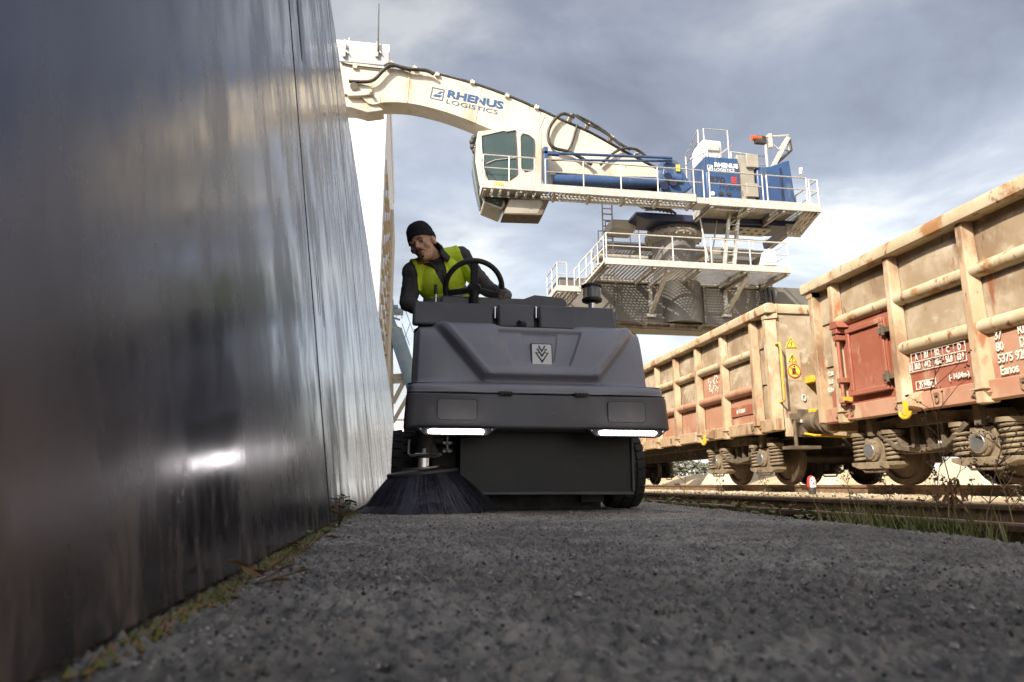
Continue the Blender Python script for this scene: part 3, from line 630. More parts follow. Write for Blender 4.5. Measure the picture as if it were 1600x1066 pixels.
def wagon(ya, yb, label, style):
    """body from ya (near) to yb (far); the side at X = XS faces the camera"""
    w_ = thing('goods_wagon', label, 'goods wagon', (XC, (ya+yb)/2, ZR), 'open goods wagons on the sunlit track')
    z0, z1 = 1.05, 3.2
    first = yb-.62 if style == 1 else ya+.66
    sg = -1 if style == 1 else 1
    posts = [first+sg*1.192*i for i in range(12)]
    m = MB()                                                          # floor, underframe and hidden far side
    m.box(XS+.16, 2*XC-XS-.16, ya+.05, yb-.05, 1.12, 1.24); m.box(XC-.25, XC+.25, ya+.1, yb-.1, .82, 1.12); m.box(2*XC-XS-.14, 2*XC-XS-.1, ya, yb, 1.1, 3.1)
    m.box(XS+.5, XS+.6, ya+.3, yb-.3, .95, 1.12)
    obj('underframe', m, M['under'], w_); obj('side_lining', MB().box(XS+.173, XS+.19, ya+.06, yb-.06, 1.2, 3.1), M['wagon_panel'], w_)
    obj('side_sill', MB().box(XS+.06, XS+.2, ya+.02, yb-.02, z0, 1.26), M['wagon_pink'] if style == 1 else M['wagon'], w_, bevel=.012)
    # top rail, bulging, with worn paint; the far one is hidden but there
    m = MB(); a_ = [(-.06, -.09), (-.075, 0), (-.06, .07), (.0, .09), (.1, .085), (.13, .03), (.13, -.09)]
    m.prism([(XS+.04+p, ya-.02, 3.13+q) for p, q in a_], (0, yb-ya+.04, 0)); obj('top_rail', m, M['wagon_rim'], w_, bevel=.015)
    m = MB(); m.prism([(2*XC-XS-.04-p, ya-.02, 3.13+q) for p, q in a_], (0, yb-ya+.04, 0)); obj('top_rail', m, M['wagon_rim'], w_)
    for s, y in ((-1, ya), (1, yb)):
        m = MB(); m.prism([(XS+.17, y+s*(-.06+p), 3.13+q) for p, q in [(.07, -.09), (.09, 0), (.07, .08), (-.1, .085), (-.1, -.09)]], (2*(XC-XS)-.34, 0, 0)); obj('end_rail', m, M['wagon_rim'], w_, bevel=.012)
        m = MB(); m.box(XS+.16, 2*XC-XS-.16, y-s*.05, y-s*.02, 1.1, 3.05); obj('end_wall', m, M['wagon_panel'], w_)
        for X in (XS, 2*XC-XS):                                       # chamfered corner posts
            t = 1 if X == XS else -1; m = MB(); m.prism([(X+t*.02, y-s*.2, 1.06), (X+t*.02, y-s*.1, 1.06), (X+t*.17, y+s*.0, 1.06), (X+t*.2, y-s*.2, 1.06)], (0, 0, 1.99)); obj('corner_post', m, M['wagon'], w_, bevel=.008)
            m = MB(); m.prism([(X+t*.01, y-s*.2, 3.04), (X+t*.01, y-s*.07, 3.04), (X+t*.18, y+s*.04, 3.04), (X+t*.2, y-s*.2, 3.04), ], (0, 0, -.09)); obj('corner_gusset', m, M['wagon'], w_, bevel=.008)
    for y in posts:
        m = MB(); hw = .075                                           # pressed hat section, a little wider at the foot
        for za, zb in ((1.02, 3.06),):
            lo = [(XS+.14, y-hw-.05), (XS+.005, y-hw+.02), (XS+.005, y+hw-.02), (XS+.14, y+hw+.05)]; hi = [(XS+.14, y-hw-.02), (XS+.03, y-hw+.03), (XS+.03, y+hw-.03), (XS+.14, y+hw+.02)]
            m.add([(x, q, za) for x, q in lo]+[(x, q, zb) for x, q in hi], [(3, 2, 1, 0), (4, 5, 6, 7), (0, 1, 5, 4), (1, 2, 6, 5), (2, 3, 7, 6), (3, 0, 4, 7)])
        obj('side_post', m, M['wagon'], w_, bevel=.012)
        m = MB()                                                      # foot bracket
        m.prism([(XS+.02, y-.12, 1.13), (XS+.02, y+.12, 1.13), (XS+.06, y+.06, 1.06), (XS+.06, y-.06, 1.06)], (.05, 0, 0)); m.prism([(XS-.015, y-.1, 1.17), (XS-.015, y+.1, 1.17), (XS+.08, y+.1, 1.17), (XS+.08, y-.1, 1.17)], (0, 0, .012))
        obj('post_foot', m, M['wagon'], w_)
    edges = sorted([ya+.2]+posts+[yb-.2])
    for i, (p, q) in enumerate(zip(edges, edges[1:])):
        k = len(edges)-2-i if style == 1 else i                       # bay number counted from the coupled end
        a0 = p+(.06 if p in posts else 0); b0 = q-(.06 if q in posts else 0)
        for lev, (zl, zh) in enumerate(((1.26, 1.80), (1.88, 2.42), (2.52, 3.05))):
            low = lev == 0
            if style == 1 and k == 1 and lev < 2: continue            # the door takes this bay
            mt = M['wagon_panel']; x = XS+.15
            if style == 1 and low: mt = M['wagon_red'] if k == 2 else M['wagon_pink'] if k == 3 else M['wagon_panel']; x = XS+.12 if k in (2, 3) else x
            if style == 2 and (low or (lev == 1 and k == 2)) and k > 0: mt = M['wagon_pink']
            m = MB(); bow = []
            for jz in range(5):
                r = []
                for jy in range(7): r.append(V((x-.018*math.sin(math.pi*jy/6)*math.sin(math.pi*jz/4)*(1+noise.noise(V((p, lev, 1)))), lerp(a0, b0, jy/6), lerp(zl, zh, jz/4))))
                bow.append(r)
            m.grid([r[::-1] for r in bow]); m.grid([[v_+V((.02, 0, 0)) for v_ in r] for r in bow])
            pn = obj('panel', m, mt, w_, smooth=60)
            if style == 1 and k == 2 and low: plate(pn, b0, XS+.094)
            if style == 1 and k == 3 and low: numbers(pn, b0, XS+.094)
            if style == 2 and k == 1 and low:
                obj('number_strip', MB().box(XS+.118, XS+.122, a0+.1, b0-.05, 1.42, 1.6), M['wagon_red'], pn); text('01 5 5084', .1, M['print'], (XS+.115, b0-.28, 1.47), (0, -1, 0), (0, 0, 1), pn, sx=.8, bold=.004)
            if style == 2 and k == 2 and lev == 1: graffiti(pn, (a0+b0)/2, XS+.12)
        if not (k == 0):
            for z in (2.47, 1.84):
                if style == 1 and k == 1 and z < 2: continue
                m = MB(); half_rib(m, a0-.02, b0+.02, z); obj('side_rib', m, M['wagon_pink'] if (style == 2 and z < 2) else M['wagon_rim'], w_, smooth=50)
        if style == 1 and k == 1: door(w_, a0, b0)
    # lashing hooks, rings and bracket
    for y in ([posts[1]-.24, posts[8]] if style == 1 else [posts[1]+.62, posts[8]]):
        m = MB(); m.prism([(XS-.1, y-.07, 1.16), (XS+.1, y-.07, 1.28), (XS+.1, y-.07, 1.06), (XS-.1, y-.07, 1.09)], (0, .14, 0)); hk = obj('hook_bracket', m, M['wagon'], w_, bevel=.008)
        m = MB(); c = V((XS-.13, y, 1.0)); m.bar((XS-.105, y, 1.15), (XS-.125, y, .98), .055, .03, (1, 0, 0)); m.tube([c+V((0, -.085, .03)), c+V((0, -.08, -.01)), c+V((0, -.045, -.04)), c+V((0, 0, -.045)), c+V((0, .045, -.04)), c+V((0, .08, -.01)), c+V((0, .085, .03))], .019, 7); obj('hook', m, M['yellow'], hk, smooth=50)
    for y in [posts[1]-.55*sg*-1, posts[2]-.5, posts[0]+.2*sg, posts[3]+.4]:
        m = MB(); m.tube([(XS+.05, y+.03*math.cos(t), 1.15+.05*math.sin(t)) for t in [i*math.pi/5 for i in range(10)]], .008, 5, closed=True); m.box(XS+.04, XS+.07, y-.03, y+.03, 1.18, 1.22); obj('lashing_ring', m, M['rail'], w_)
    for y, s in ((ya, -1), (yb, 1)):
        for X in (XC-.875, XC+.875): buffer(w_, y-s*.02, s, X)
        m = MB(); m.box(XS+.2, 2*XC-XS-.2, y-s*.06, y+s*.0, .95, 1.25); obj('headstock', m, M['wagon'], w_, bevel=.01)
    m = MB(); yc = yb if style == 1 else ya; s = 1 if style == 1 else -1
    m.bar((XC, yc, 1.1), (XC, yc+s*.42, 1.08), .1, .12); m.tube([(XC, yc+s*.3, 1.02), (XC, yc+s*.42, .86), (XC, yc+s*.5, .9)], .03, 6); m.tube([(XC-.3, yc, .95), (XC-.3, yc+s*.25, .72), (XC-.24, yc+s*.45, .68), (XC-.2, yc+s*.52, .8)], .028, 8); obj('coupling', m, M['dark'], w_, smooth=50)
    bogie(w_, (yb-1.78) if style == 1 else (ya+1.85)); bogie(w_, (ya+1.8) if style == 1 else (yb-1.8))
    return w_, posts
def frame(m, x, y0, y1, z0, z1, t=.012, d=.004):
    m.box(x, x+d, y0, y1, z0, z0+t); m.box(x, x+d, y0, y1, z1-t, z1); m.box(x, x+d, y0, y0+t, z0+t, z1-t); m.box(x, x+d, y1-t, y1, z0+t, z1-t)
def plate(pn, yl, x):                                                 # load table; yl is the left edge as seen
    X = (0, -1, 0); Z = (0, 0, 1)
    m = MB(); c0 = yl-.12; cw = .165; zt = 1.745
    for i in range(5): frame(m, x, c0-cw*(i+1), c0-cw*i+.006, zt-.11, zt, .008)
    for i in range(5): frame(m, x-.0005, c0-cw*(i+1), c0-cw*i+.006, zt-.225, zt-.104, .008)
    frame(m, x-.001, c0-.006, c0+.055, zt-.225, zt-.104, .008); frame(m, x, yl-.46, yl-.14, 1.3, 1.4, .009)
    obj('printed_grid', m, M['print'], pn)
    for i, (a_, b_) in enumerate((('A', '38.0'), ('B1', '44.2'), ('B2', '46.0'), ('C', '56.0'), ('D', '63.9'))):
        y = c0-cw*(i+.5); text(a_, .105, M['print'], (x, y, zt-.09), X, Z, pn, sx=.65, bold=.003, align='CENTER'); text(b_, .105, M['print'], (x, y, zt-.2), X, Z, pn, sx=.55, bold=.003, align='CENTER')
    text('S', .1, M['print'], (x, c0+.025, zt-.2), X, Z, pn, sx=.6, bold=.003, align='CENTER')
    text('25 940kg', .095, M['print'], (x, yl-.3, 1.32), X, Z, pn, sx=.6, bold=.003, align='CENTER'); text('(- 14,04m-)', .085, M['print'], (x, yl-.66, 1.345), X, Z, pn, sx=.75, bold=.003)
def numbers(pn, yl, x):
    X = (0, -1, 0); Z = (0, 0, 1)
    for s, dy, z, sz in (('37', .14, 1.67, .13), ('RIV', .42, 1.67, .13), ('80', .14, 1.545, .13), ('D-ORME', .42, 1.545, .13), ('5375 920-2', .14, 1.42, .13), ('Eanos', .15, 1.295, .13)):
        text(s, sz, M['print'], (x, yl-dy, z), X, Z, pn, sx=.72, bold=.003)
    obj('underline', MB().box(x, x+.003, yl-.5, yl-.42, 1.53, 1.538), M['print'], pn)
def graffiti(pn, y, x):
    m = MB(); rnd = random.Random(5)
    for k in range(16):
        c = V((x, y-.2+.4*rnd.random(), 2.0+.26*rnd.random())); a_ = rnd.uniform(0, 3.1); l = rnd.uniform(.05, .12)
        m.tube([c, c+V((0, l*math.cos(a_), l*math.sin(a_)*.8)), c+V((0, l*math.cos(a_+.9), l*math.sin(a_+.9)))], .009, 4)
    obj('graffiti_scrawl', m, M['print'], pn)
def door(w_, a0, b0):                                                 # a0 near edge, b0 far (left in the picture)
    m = MB(); m.box(XS+.1, XS+.17, a0, b0+.1, 1.26, 2.38); obj('door_surround', m, M['wagon_red'], w_)
    y0, y1, z0, z1 = a0+.12, b0-.2, 1.36, 2.3
    d = obj('door', MB().box(XS+.055, XS+.096, y0, y1, z0, z1), M['wagon_red'], w_, bevel=.008)
    m = MB()
    for q in ((y0, y1, z0, z0+.07), (y0, y1, z1-.07, z1), (y0, y0+.07, z0+.07, z1-.07), (y1-.07, y1, z0+.07, z1-.07)): m.box(XS+.02, XS+.053, *q)
    obj('door_frame', m, M['wagon_red'], d, bevel=.01)
    m = MB(); yb = b0-.08; m.cyl((XS-.01, yb, 1.25), (XS-.01, yb, 2.36), .026, 10)
    for z in (1.32, 1.6, 2.2, 2.3): m.box(XS-.05, XS+.1, yb-.05, yb+.05, z-.035, z+.035)
    m.prism([(XS-.06, yb+.1, 2.34), (XS-.06, yb-.12, 2.34), (XS-.06, yb-.08, 2.43), (XS-.06, yb+.07, 2.46)], (.16, 0, 0)); obj('lock_rod', m, M['wagon_red'], d, bevel=.006)
    obj('lever', MB().bar((XS-.03, yb-.05, 1.34), (XS-.05, yb-.22, 1.31), .03, .05), M['yellow'], d)
    for z in (1.52, 2.12):
        m = MB(); m.box(XS, XS+.08, y0-.12, y0+.06, z-.035, z+.035); m.cyl((XS, y0-.03, z-.07), (XS, y0-.03, z+.07), .025, 8); obj('hinge', m, M['bogie'], d)
w1, p1_ = wagon(-5.0, 9.33, 'near weathered brown open goods wagon with a red door and white load table', 1)
w2, p2_ = wagon(10.42, 24.75, 'farther goods wagon with faded pink lower panels and yellow warning signs on its end', 2)
# prints on the near wagon's end bay
m = MB(); x = XS+.1
obj('red_strip', MB().box(XS+.1, XS+.145, p1_[0]-.0+.09, 8.98, 1.27, 1.55), M['wagon_red'], w1)
for s, z in (('72.0t', 1.74), ('35.0', 1.62), ('12.0m', 1.5)): text(s, .09, M['print'], (XS+.095 if z < 1.56 else XS+.125, 9.07, z), (0, -1, 0), (0, 0, 1), w1, sx=.7, bold=.003)
# end of the farther wagon: signs, handles, step
ye = 10.42+.018
def tri(cx, cz, s, parent):
    m = MB(); m.prism([(cx-s/2, ye-.002, cz), (cx+s/2, ye-.002, cz), (cx, ye-.002, cz+s*.87)], (0, -.004, 0)); a_ = obj('warning_sign', m, M['sticker'], parent)
    m = MB(); t = .016
    P_ = [V((cx-s/2+.03, ye-.007, cz+.018)), V((cx+s/2-.03, ye-.007, cz+.018)), V((cx, ye-.007, cz+s*.87-.035))]
    for i in range(3): m.tube([P_[i], P_[(i+1) % 3]], .005, 4)
    m.tube([(cx+.015, ye-.007, cz+.12), (cx-.015, ye-.007, cz+.085), (cx+.012, ye-.007, cz+.08), (cx-.008, ye-.007, cz+.04)], .006, 4); obj('sign_print', m, M['ink'], a_)
tri(6.42, 2.44, .24, w2); tri(6.42, 2.19, .2, w2)
c = V((6.43, ye-.003, 2.05)); a_ = obj('prohibition_sign', MB().lathe([(.12, 0), (.12, .004)], c, (0, -1, 0), 24), M['sticker'], w2)
m = MB(); m.tube([c+V((.112*math.cos(t), -.006, .112*math.sin(t))) for t in [i*math.pi/12 for i in range(24)]], .009, 5, closed=True); m.bar(c+V((-.08, -.006, .08)), c+V((.08, -.006, -.08)), .014, .006, (0, 1, 0)); obj('red_ring', m, M['red'], a_)
m = MB(); m.box(c.x-.035, c.x+.03, ye-.009, ye-.006, 2.0, 2.1); m.box(c.x-.05, c.x+.05, ye-.009, ye-.006, 1.985, 1.993); m.ball((c.x+.01, ye-.008, 2.125), (.016, .002, .016), 8, 6); obj('sign_print', m, M['ink'], a_)
obj('sign_backing', MB().box(6.31, 6.56, ye-.0016, ye+.01, 1.9, 2.43), M['wagon_rim'], w2)
m = MB(); X = 6.14; m.tube([(X, ye+.02, 2.5), (X-.02, ye-.13, 2.5), (X-.01, ye-.15, 2.47), (X-.01, ye-.15, 1.55), (X-.02, ye-.13, 1.52), (X, ye+.02, 1.52)], .016, 8); obj('grab_handle', m, M['yellow'], w2, smooth=50)
m = MB(); m.tube([(7.05, ye+.02, 2.3), (6.82, ye-.12, 2.3), (6.77, ye-.14, 2.24), (6.77, ye-.14, 1.78), (6.82, ye-.12, 1.7), (7.05, ye+.02, 1.7)], .022, 8); obj('grab_handle', m, M['yellow'], w2, smooth=50)
m = MB(); m.box(6.66, 7.05, ye-.24, ye, 1.86, 1.93); m.box(6.62, 6.72, ye-.2, ye, 1.84, 1.95); obj('step', m, M['yellow'], w2, bevel=.01)
m = MB(); m.box(6.6, 7.0, ye-.22, ye, 1.34, 1.4); obj('step', m, M['yellow'], w2, bevel=.01)
m = MB(); m.tube([(6.56+.03*math.cos(t), ye-.02, 1.6+.05*math.sin(t)) for t in [i*math.pi/6 for i in range(12)]], .01, 5, closed=True); obj('ring', m, M['print'], w2)
m = MB(); m.cyl((6.3, ye-.1, 1.3), (6.3, ye-.1, .78), .03, 8); m.box(6.12, 6.62, ye-.28, ye+.02, .74, .79); m.box(6.24, 6.36, ye-.13, ye-.07, 1.22, 1.32); obj('foot_step', m, M['bogie'], w2)
m = MB(); m.tube([(6.5, ye-.05, 1.0), (6.55, ye-.25, .96), (7.2, ye-.3, .93), (7.3, ye-.05, .97)], .018, 7); obj('shunter_handle', m, M['yellow'], w2, smooth=50)
obj('label_plate', MB().box(6.34, 6.46, ye-.07, ye-.062, 1.18, 1.23), M['print'], w2)
# pale concrete blocks beyond the track
for i, (px, lab) in enumerate(((1112, 'pale concrete block seen under the farther wagon'), (1263, 'pale concrete block seen through the gap between the wagons'), (1502, 'large pale concrete block behind the near wagon bogie'))):
    b = at(px, 740, X=13.6); b.z = .05; m = MB(); hh = .82 if i == 2 else .66; hw = 1.0 if i == 2 else .8
    m.add([(b.x-.3, b.y-hw, .04), (b.x+.9, b.y-hw, .04), (b.x+.9, b.y+hw, .04), (b.x-.3, b.y+hw, .04), (b.x, b.y-hw*.5, hh), (b.x+.6, b.y-hw*.5, hh), (b.x+.6, b.y+hw*.5, hh), (b.x, b.y+hw*.5, hh)], [(3, 2, 1, 0), (4, 5, 6, 7), (0, 1, 5, 4), (1, 2, 6, 5), (2, 3, 7, 6), (3, 0, 4, 7)])
    tb = thing('concrete_block', lab, 'concrete block', b, 'concrete blocks beyond the wagon track'); o = obj('block_body', m, M['concrete'], tb, bevel=.02)
    m = MB(); m.cyl((b.x+.3, b.y-.12, hh), (b.x+.3, b.y-.12, hh+.16), .05, 8); m.cyl((b.x+.3, b.y+.12, hh), (b.x+.3, b.y+.12, hh+.16), .05, 8); obj('anchor_stub', m, M['bogie'], tb)
# ---------------------------------------------------------------- ride-on sweeper
sw = thing('ride_on_sweeper', 'dark grey ride-on sweeping machine with lit light bars and a side brush', 'sweeper', (.84, 5.1, 0))
CX = .84
m = MB(); pl = [(-.02, 4.5), (-.02, 4.25), (.0, 4.215), (.04, 4.2), (1.64, 4.2), (1.68, 4.215), (1.70, 4.25), (1.70, 4.5)]
lo = [V((x, y, .522)) for x, y in pl]; hi = [V((CX+(x-CX)*.985, y+.012, .738)) for x, y in pl]; n = len(pl)
m.add(lo+hi, [tuple(range(n)), tuple(range(2*n-1, n-1, -1))]+[(i+n, (i+1) % n+n, (i+1) % n, i) for i in range(n)][::1])
bp = obj('bumper', m, M['bumper'], sw, bevel=.014, seg=3)
def rrect(x0, x1, z0, z1, r, y, d, bow=0.0):
    pts = []
    for cx_, cz_, a0 in ((x1-r, z1-r, 0), (x0+r, z1-r, 90), (x0+r, z0+r, 180), (x1-r, z0+r, 270)):
        for k in range(5): t = R(a0+k*22.5); pts.append((cx_+r*math.cos(t), y, cz_+r*math.sin(t)))
    return MB().prism(pts, (0, d, 0))
for px0, px1, py0, py1 in ((683, 746, 624, 656), (950, 1008, 628, 660)):
    a_ = at(px0, py1, Y=4.2); b_ = at(px1, py0, Y=4.2)
    obj('hatch_gap', rrect(a_.x, b_.x, a_.z, b_.z, .02, 4.1985, .02), M['black'], bp); obj('hatch', rrect(a_.x+.004, b_.x-.004, a_.z+.004, b_.z-.004, .017, 4.1972, .02), M['bumper'], bp)
# moulded hood: a profile swept across the width with a raised trapezoid bulge, recessed middle and grooves
prof = [(4.30, .742), (4.222, .744), (4.213, .758), (4.216, .785), (4.24, .803), (4.30, .815), (4.36, .824), (4.392, .845), (4.405, .9), (4.42, .97), (4.437, 1.05), (4.455, 1.12), (4.478, 1.18), (4.51, 1.222), (4.56, 1.246), (4.64, 1.258), (4.76, 1.262), (4.9, 1.262)]
def prof_at(s):
    t = s*(len(prof)-1); i = min(len(prof)-2, int(t)); f = t-i
    def cr(p0, p1, p2, p3): return .5*((2*p1)+(-p0+p2)*f+(2*p0-5*p1+4*p2-p3)*f*f+(-p0+3*p1-3*p2+p3)*f**3)
    g_ = lambda j: prof[max(0, min(len(prof)-1, j))]
    return cr(g_(i-1)[0], g_(i)[0], g_(i+1)[0], g_(i+2)[0]), cr(g_(i-1)[1], g_(i)[1], g_(i+1)[1], g_(i+2)[1])
rows = []; NS, NU = 150, 230; HC = .875
for i in range(NS+1):
    s = i/NS; y, z = prof_at(s); y2, z2 = prof_at(min(1, s+.004)); y1, z1 = prof_at(max(0, s-.004))
    nv = V((0, -(z2-z1), (y2-y1))).normalized() if (abs(y2-y1)+abs(z2-z1)) > 1e-6 else V((0, -1, 0))
    hwid = .845-.028*smooth01(.8, .84, z)-.008*smooth01(.84, 1.25, z); r = []
    for k in range(NU+1):
        u = -1+2*k/NU; x = CX+u*hwid; dx = x-HC
        ed = lerp(.385, .70, (z-.85)/(1.235-.85)) if z > .85 else .385-.0*(.85-z)
        up = smooth01(.815, .865, z)
        bul = up*(1-smooth01(ed-.024, ed+.022, abs(dx)))                # raised trapezoid, wider at the top
        rid = .012*up*math.exp(-((abs(dx)-ed+.055)/.022)**2)
        rw = lerp(.185, .295, (z-.93)/(1.19-.93)); rec = (1-smooth01(rw-.008, rw+.008, abs(dx)))*smooth01(.925, .955, z)*(1-smooth01(1.165, 1.185, z))
        r2 = lerp(.085, .125, (z-.955)/(1.17-.955)); rec2 = (1-smooth01(r2-.006, r2+.006, abs(dx)))*smooth01(.962, .978, z)*(1-smooth01(1.155, 1.17, z))
        top = (1-smooth01(.235, .31, abs(dx)))*smooth01(1.19, 1.235, z)
        low = smooth01(.85, .885, z)-smooth01(.895, .93, z)
        dip = .006*smooth01(.62, .66, abs(dx))*smooth01(1.2, 1.25, z)
        h_ = .09*bul*(1-.72*max(0, nv.z))+rid-.03*rec-.011*rec2-.026*top+.008*low*bul-dip
        back = .055*abs(u)**6+.13*smooth01(.94, 1.0, abs(u))**2*(.35 if z < .8 else 1)
        p = V((x, y, z))+nv*h_; p.y += back*(1 if nv.y < -.2 else .3); p.z -= .012*smooth01(.95, 1, abs(u))*smooth01(1.15, 1.24, z)
        r.append(p)
    rows.append(r)
m = MB(); m.grid(rows)
for k in (0, -1):                                                     # flanks run back to the chassis
    e = [r[k] for r in rows]; bk = [V((p.x, 4.92, p.z)) for p in e]; m.grid([bk, e] if k == 0 else [e, bk])
hood = obj('hood', m, M['plastic'], sw, smooth=75)
for px in (790, 908):
    c = at(px, 614, Y=4.195); m = MB(); m.box(c.x-.042, c.x+.042, 4.19, 4.24, .728, .752); 
    for k in range(4): m.cyl((c.x-.036+k*.024, 4.188, .74), (c.x-.02+k*.024, 4.188, .74), .008, 8)
    obj('hinge', m, M['black'], hood, bevel=.003)
# emblem: white square plate with stacked dark arrowheads
c = at(846.5, 554.5, Y=4.385); EY = 4.37; sl = V((0, .14, 1)).normalized(); hx, hz_ = .066, .073
def ep(dx, dz, off=0): return V((c.x+dx, EY+.012-off, c.z))+sl*dz
def eprism(pts, off, d=.01): return MB().prism([ep(a_, b_, off) for a_, b_ in pts], (0, d, 0))
em = obj('emblem_plate', eprism([(-hx-.006, -hz_-.006), (hx+.006, -hz_-.006), (hx+.006, hz_+.006), (-hx-.006, hz_+.006)], 0, .06), M['black'], hood)
obj('emblem_face', eprism([(-hx, -hz_), (hx, -hz_), (hx, hz_), (-hx, hz_)], .003), M['plate_white'], em)
def chev(zt, w_, h_, name):
    m = MB()
    for s in (-1, 1):
        P_ = [(0, zt-h_), (0, zt-h_+.02), (s*(w_-.009), zt-.003), (s*w_, zt)]
        m.prism([ep(a_, b_, .0055) for a_, b_ in P_], (0, .006, 0))
        m.prism([ep(a_, b_, .0058) for a_, b_ in [(s*w_, zt), (s*w_, zt-.005), (s*w_*.45, zt-.005), (s*w_*.45, zt)]], (0, .006, 0))
    obj('emblem_chevron', m, M['ink'], em)
chev(.062, .026, .048, 'a'); chev(.04, .036, .06, 'b'); chev(.014, .046, .074, 'c')
# panels behind the hood
def pan(px0, px1, pyl, pyr, zb, Y=4.62, lean=.05):
    a_ = at(px0, pyl, Y=Y); b_ = at(px1, pyr, Y=Y); m = MB()
    m.add([(a_.x, Y-lean, zb), (b_.x, Y-lean, zb), (b_.x, Y+.03, zb), (a_.x, Y+.03, zb), (a_.x+.004, Y, a_.z), (b_.x-.004, Y, b_.z), (b_.x-.004, Y+.045, b_.z-.004), (a_.x+.004, Y+.045, a_.z-.004)], [(3, 2, 1, 0), (4, 5, 6, 7), (0, 1, 5, 4), (1, 2, 6, 5), (2, 3, 7, 6), (3, 0, 4, 7)])
    return obj('cover_flap', m, M['bumper'], sw, bevel=.02, seg=4)
pan(645, 770, 469, 474, 1.255); pan(777, 834, 474, 476, 1.255); pan(841, 960, 476, 481, 1.255)
for px in (773.5, 837.5):
    a_ = at(px, 482, Y=4.66); m = MB(); m.cyl((a_.x, 4.66, a_.z-.075), (a_.x, 4.66, a_.z), .016, 12); m.ball((a_.x, 4.66, a_.z), .016, 10, 6); obj('hinge_pin', m, M['chrome'], sw, smooth=60)
obj('bulkhead', MB().box(.06, 1.46, 4.68, 4.86, .5, 1.38), M['black'], sw)
a_ = at(688, 462, Y=4.8); b_ = at(885, 466, Y=4.8); m = MB()
m.prism([(a_.x, 4.78, 1.3), (a_.x, 4.78, a_.z-.03), (a_.x+.02, 4.78, a_.z), (at(818, 463, Y=4.8).x, 4.78, a_.z+.0), (at(835, 460, Y=4.8).x, 4.78, b_.z+.012), (b_.x-.03, 4.78, b_.z), (b_.x, 4.78, b_.z-.03), (b_.x, 4.78, 1.3)], (0, .12, 0))
obj('dashboard', m, M['bumper'], sw, bevel=.018, seg=3)
c = at(813, 509, Y=4.55); m = MB(); m.cyl((c.x-.018, 4.5, 1.268), (c.x+.026, 4.56, 1.275), .022, 12); obj('hood_latch', m, M['black'], sw, smooth=60)
m = MB(); c = at(681, 466, Y=4.74); m.cyl((c.x, 4.74, c.z-.06), (c.x, 4.74, c.z+.03), .007, 8, mi=1); m.cyl((c.x, 4.74, c.z+.03), (c.x-.004, 4.74, c.z+.1), .015, 10, r2=.011); obj('lever', m, [M['black'], M['chrome']], sw, smooth=50)
# beacon
c = at(925, 474, Y=4.8); b_ = thing
m = MB(); m.cyl((c.x, 4.8, 1.35), (c.x, 4.8, c.z+.0), .03, 14, mi=1); m.lathe([(.045, 0), (.075, .012), (.078, .03), (.06, .035)], (c.x, 4.8, c.z), n=24); bc = obj('beacon', m, [M['black'], M['chrome']], sw, smooth=40)
obj('beacon_lens', MB().lathe([(.068, .035), (.07, .06), (.07, .115), (.066, .125)], (c.x, 4.8, c.z), n=28), M['clear'], bc, smooth=50)
obj('beacon_cap', MB().lathe([(.078, .122), (.08, .135), (.06, .148), (.02, .155)], (c.x, 4.8, c.z), n=28), M['black'], bc, smooth=50)
obj('beacon_bulb', MB().lathe([(.02, .035), (.025, .06), (.025, .1), (.015, .12)], (c.x, 4.8, c.z), n=12), M['zinc'], bc, smooth=50)
# chassis
obj('chassis', MB().box(.4, 1.55, 4.62, 6.3, .14, .5), M['skirt'], sw)
obj('floor_plate', MB().box(.06, 1.62, 4.86, 5.5, .5, .9), M['black'], sw)
obj('rear_body', MB().box(.05, 1.63, 5.5, 6.5, .5, 1.2), M['bumper'], sw, bevel=.05)
obj('seat_cushion', MB().box(.2, .66, 5.12, 5.56, 1.2, 1.3), M['black'], sw, bevel=.04); obj('seat_post', MB().box(.3, .56, 5.2, 5.5, .9, 1.2), M['black'], sw); obj('backrest', MB().box(.22, .64, 5.58, 5.68, 1.22, 1.72), M['black'], sw, bevel=.04)
m = MB(); m.box(.36, 1.53, 4.55, 4.6, .13, .53); m.box(.36, .4, 4.6, 5.0, .13, .53); m.box(.1, .36, 4.98, 5.02, .3, .53); sk = obj('front_skirt', m, M['skirt'], sw)
obj('skirt_edge', MB().box(.36, 1.545, 4.54, 4.605, .112, .134), M['bumper'], sk, bevel=.004); obj('skirt_side', MB().box(1.53, 1.55, 4.53, 4.62, .134, .53), M['bumper'], sk, bevel=.004)
obj('rubber_flap', MB().box(.3, 1.36, 4.72, 4.74, .01, .14), M['rubber'], sk); obj('rubber_flap', MB().box(1.2, 1.36, 4.64, 4.69, .06, .13), M['rubber'], sk)
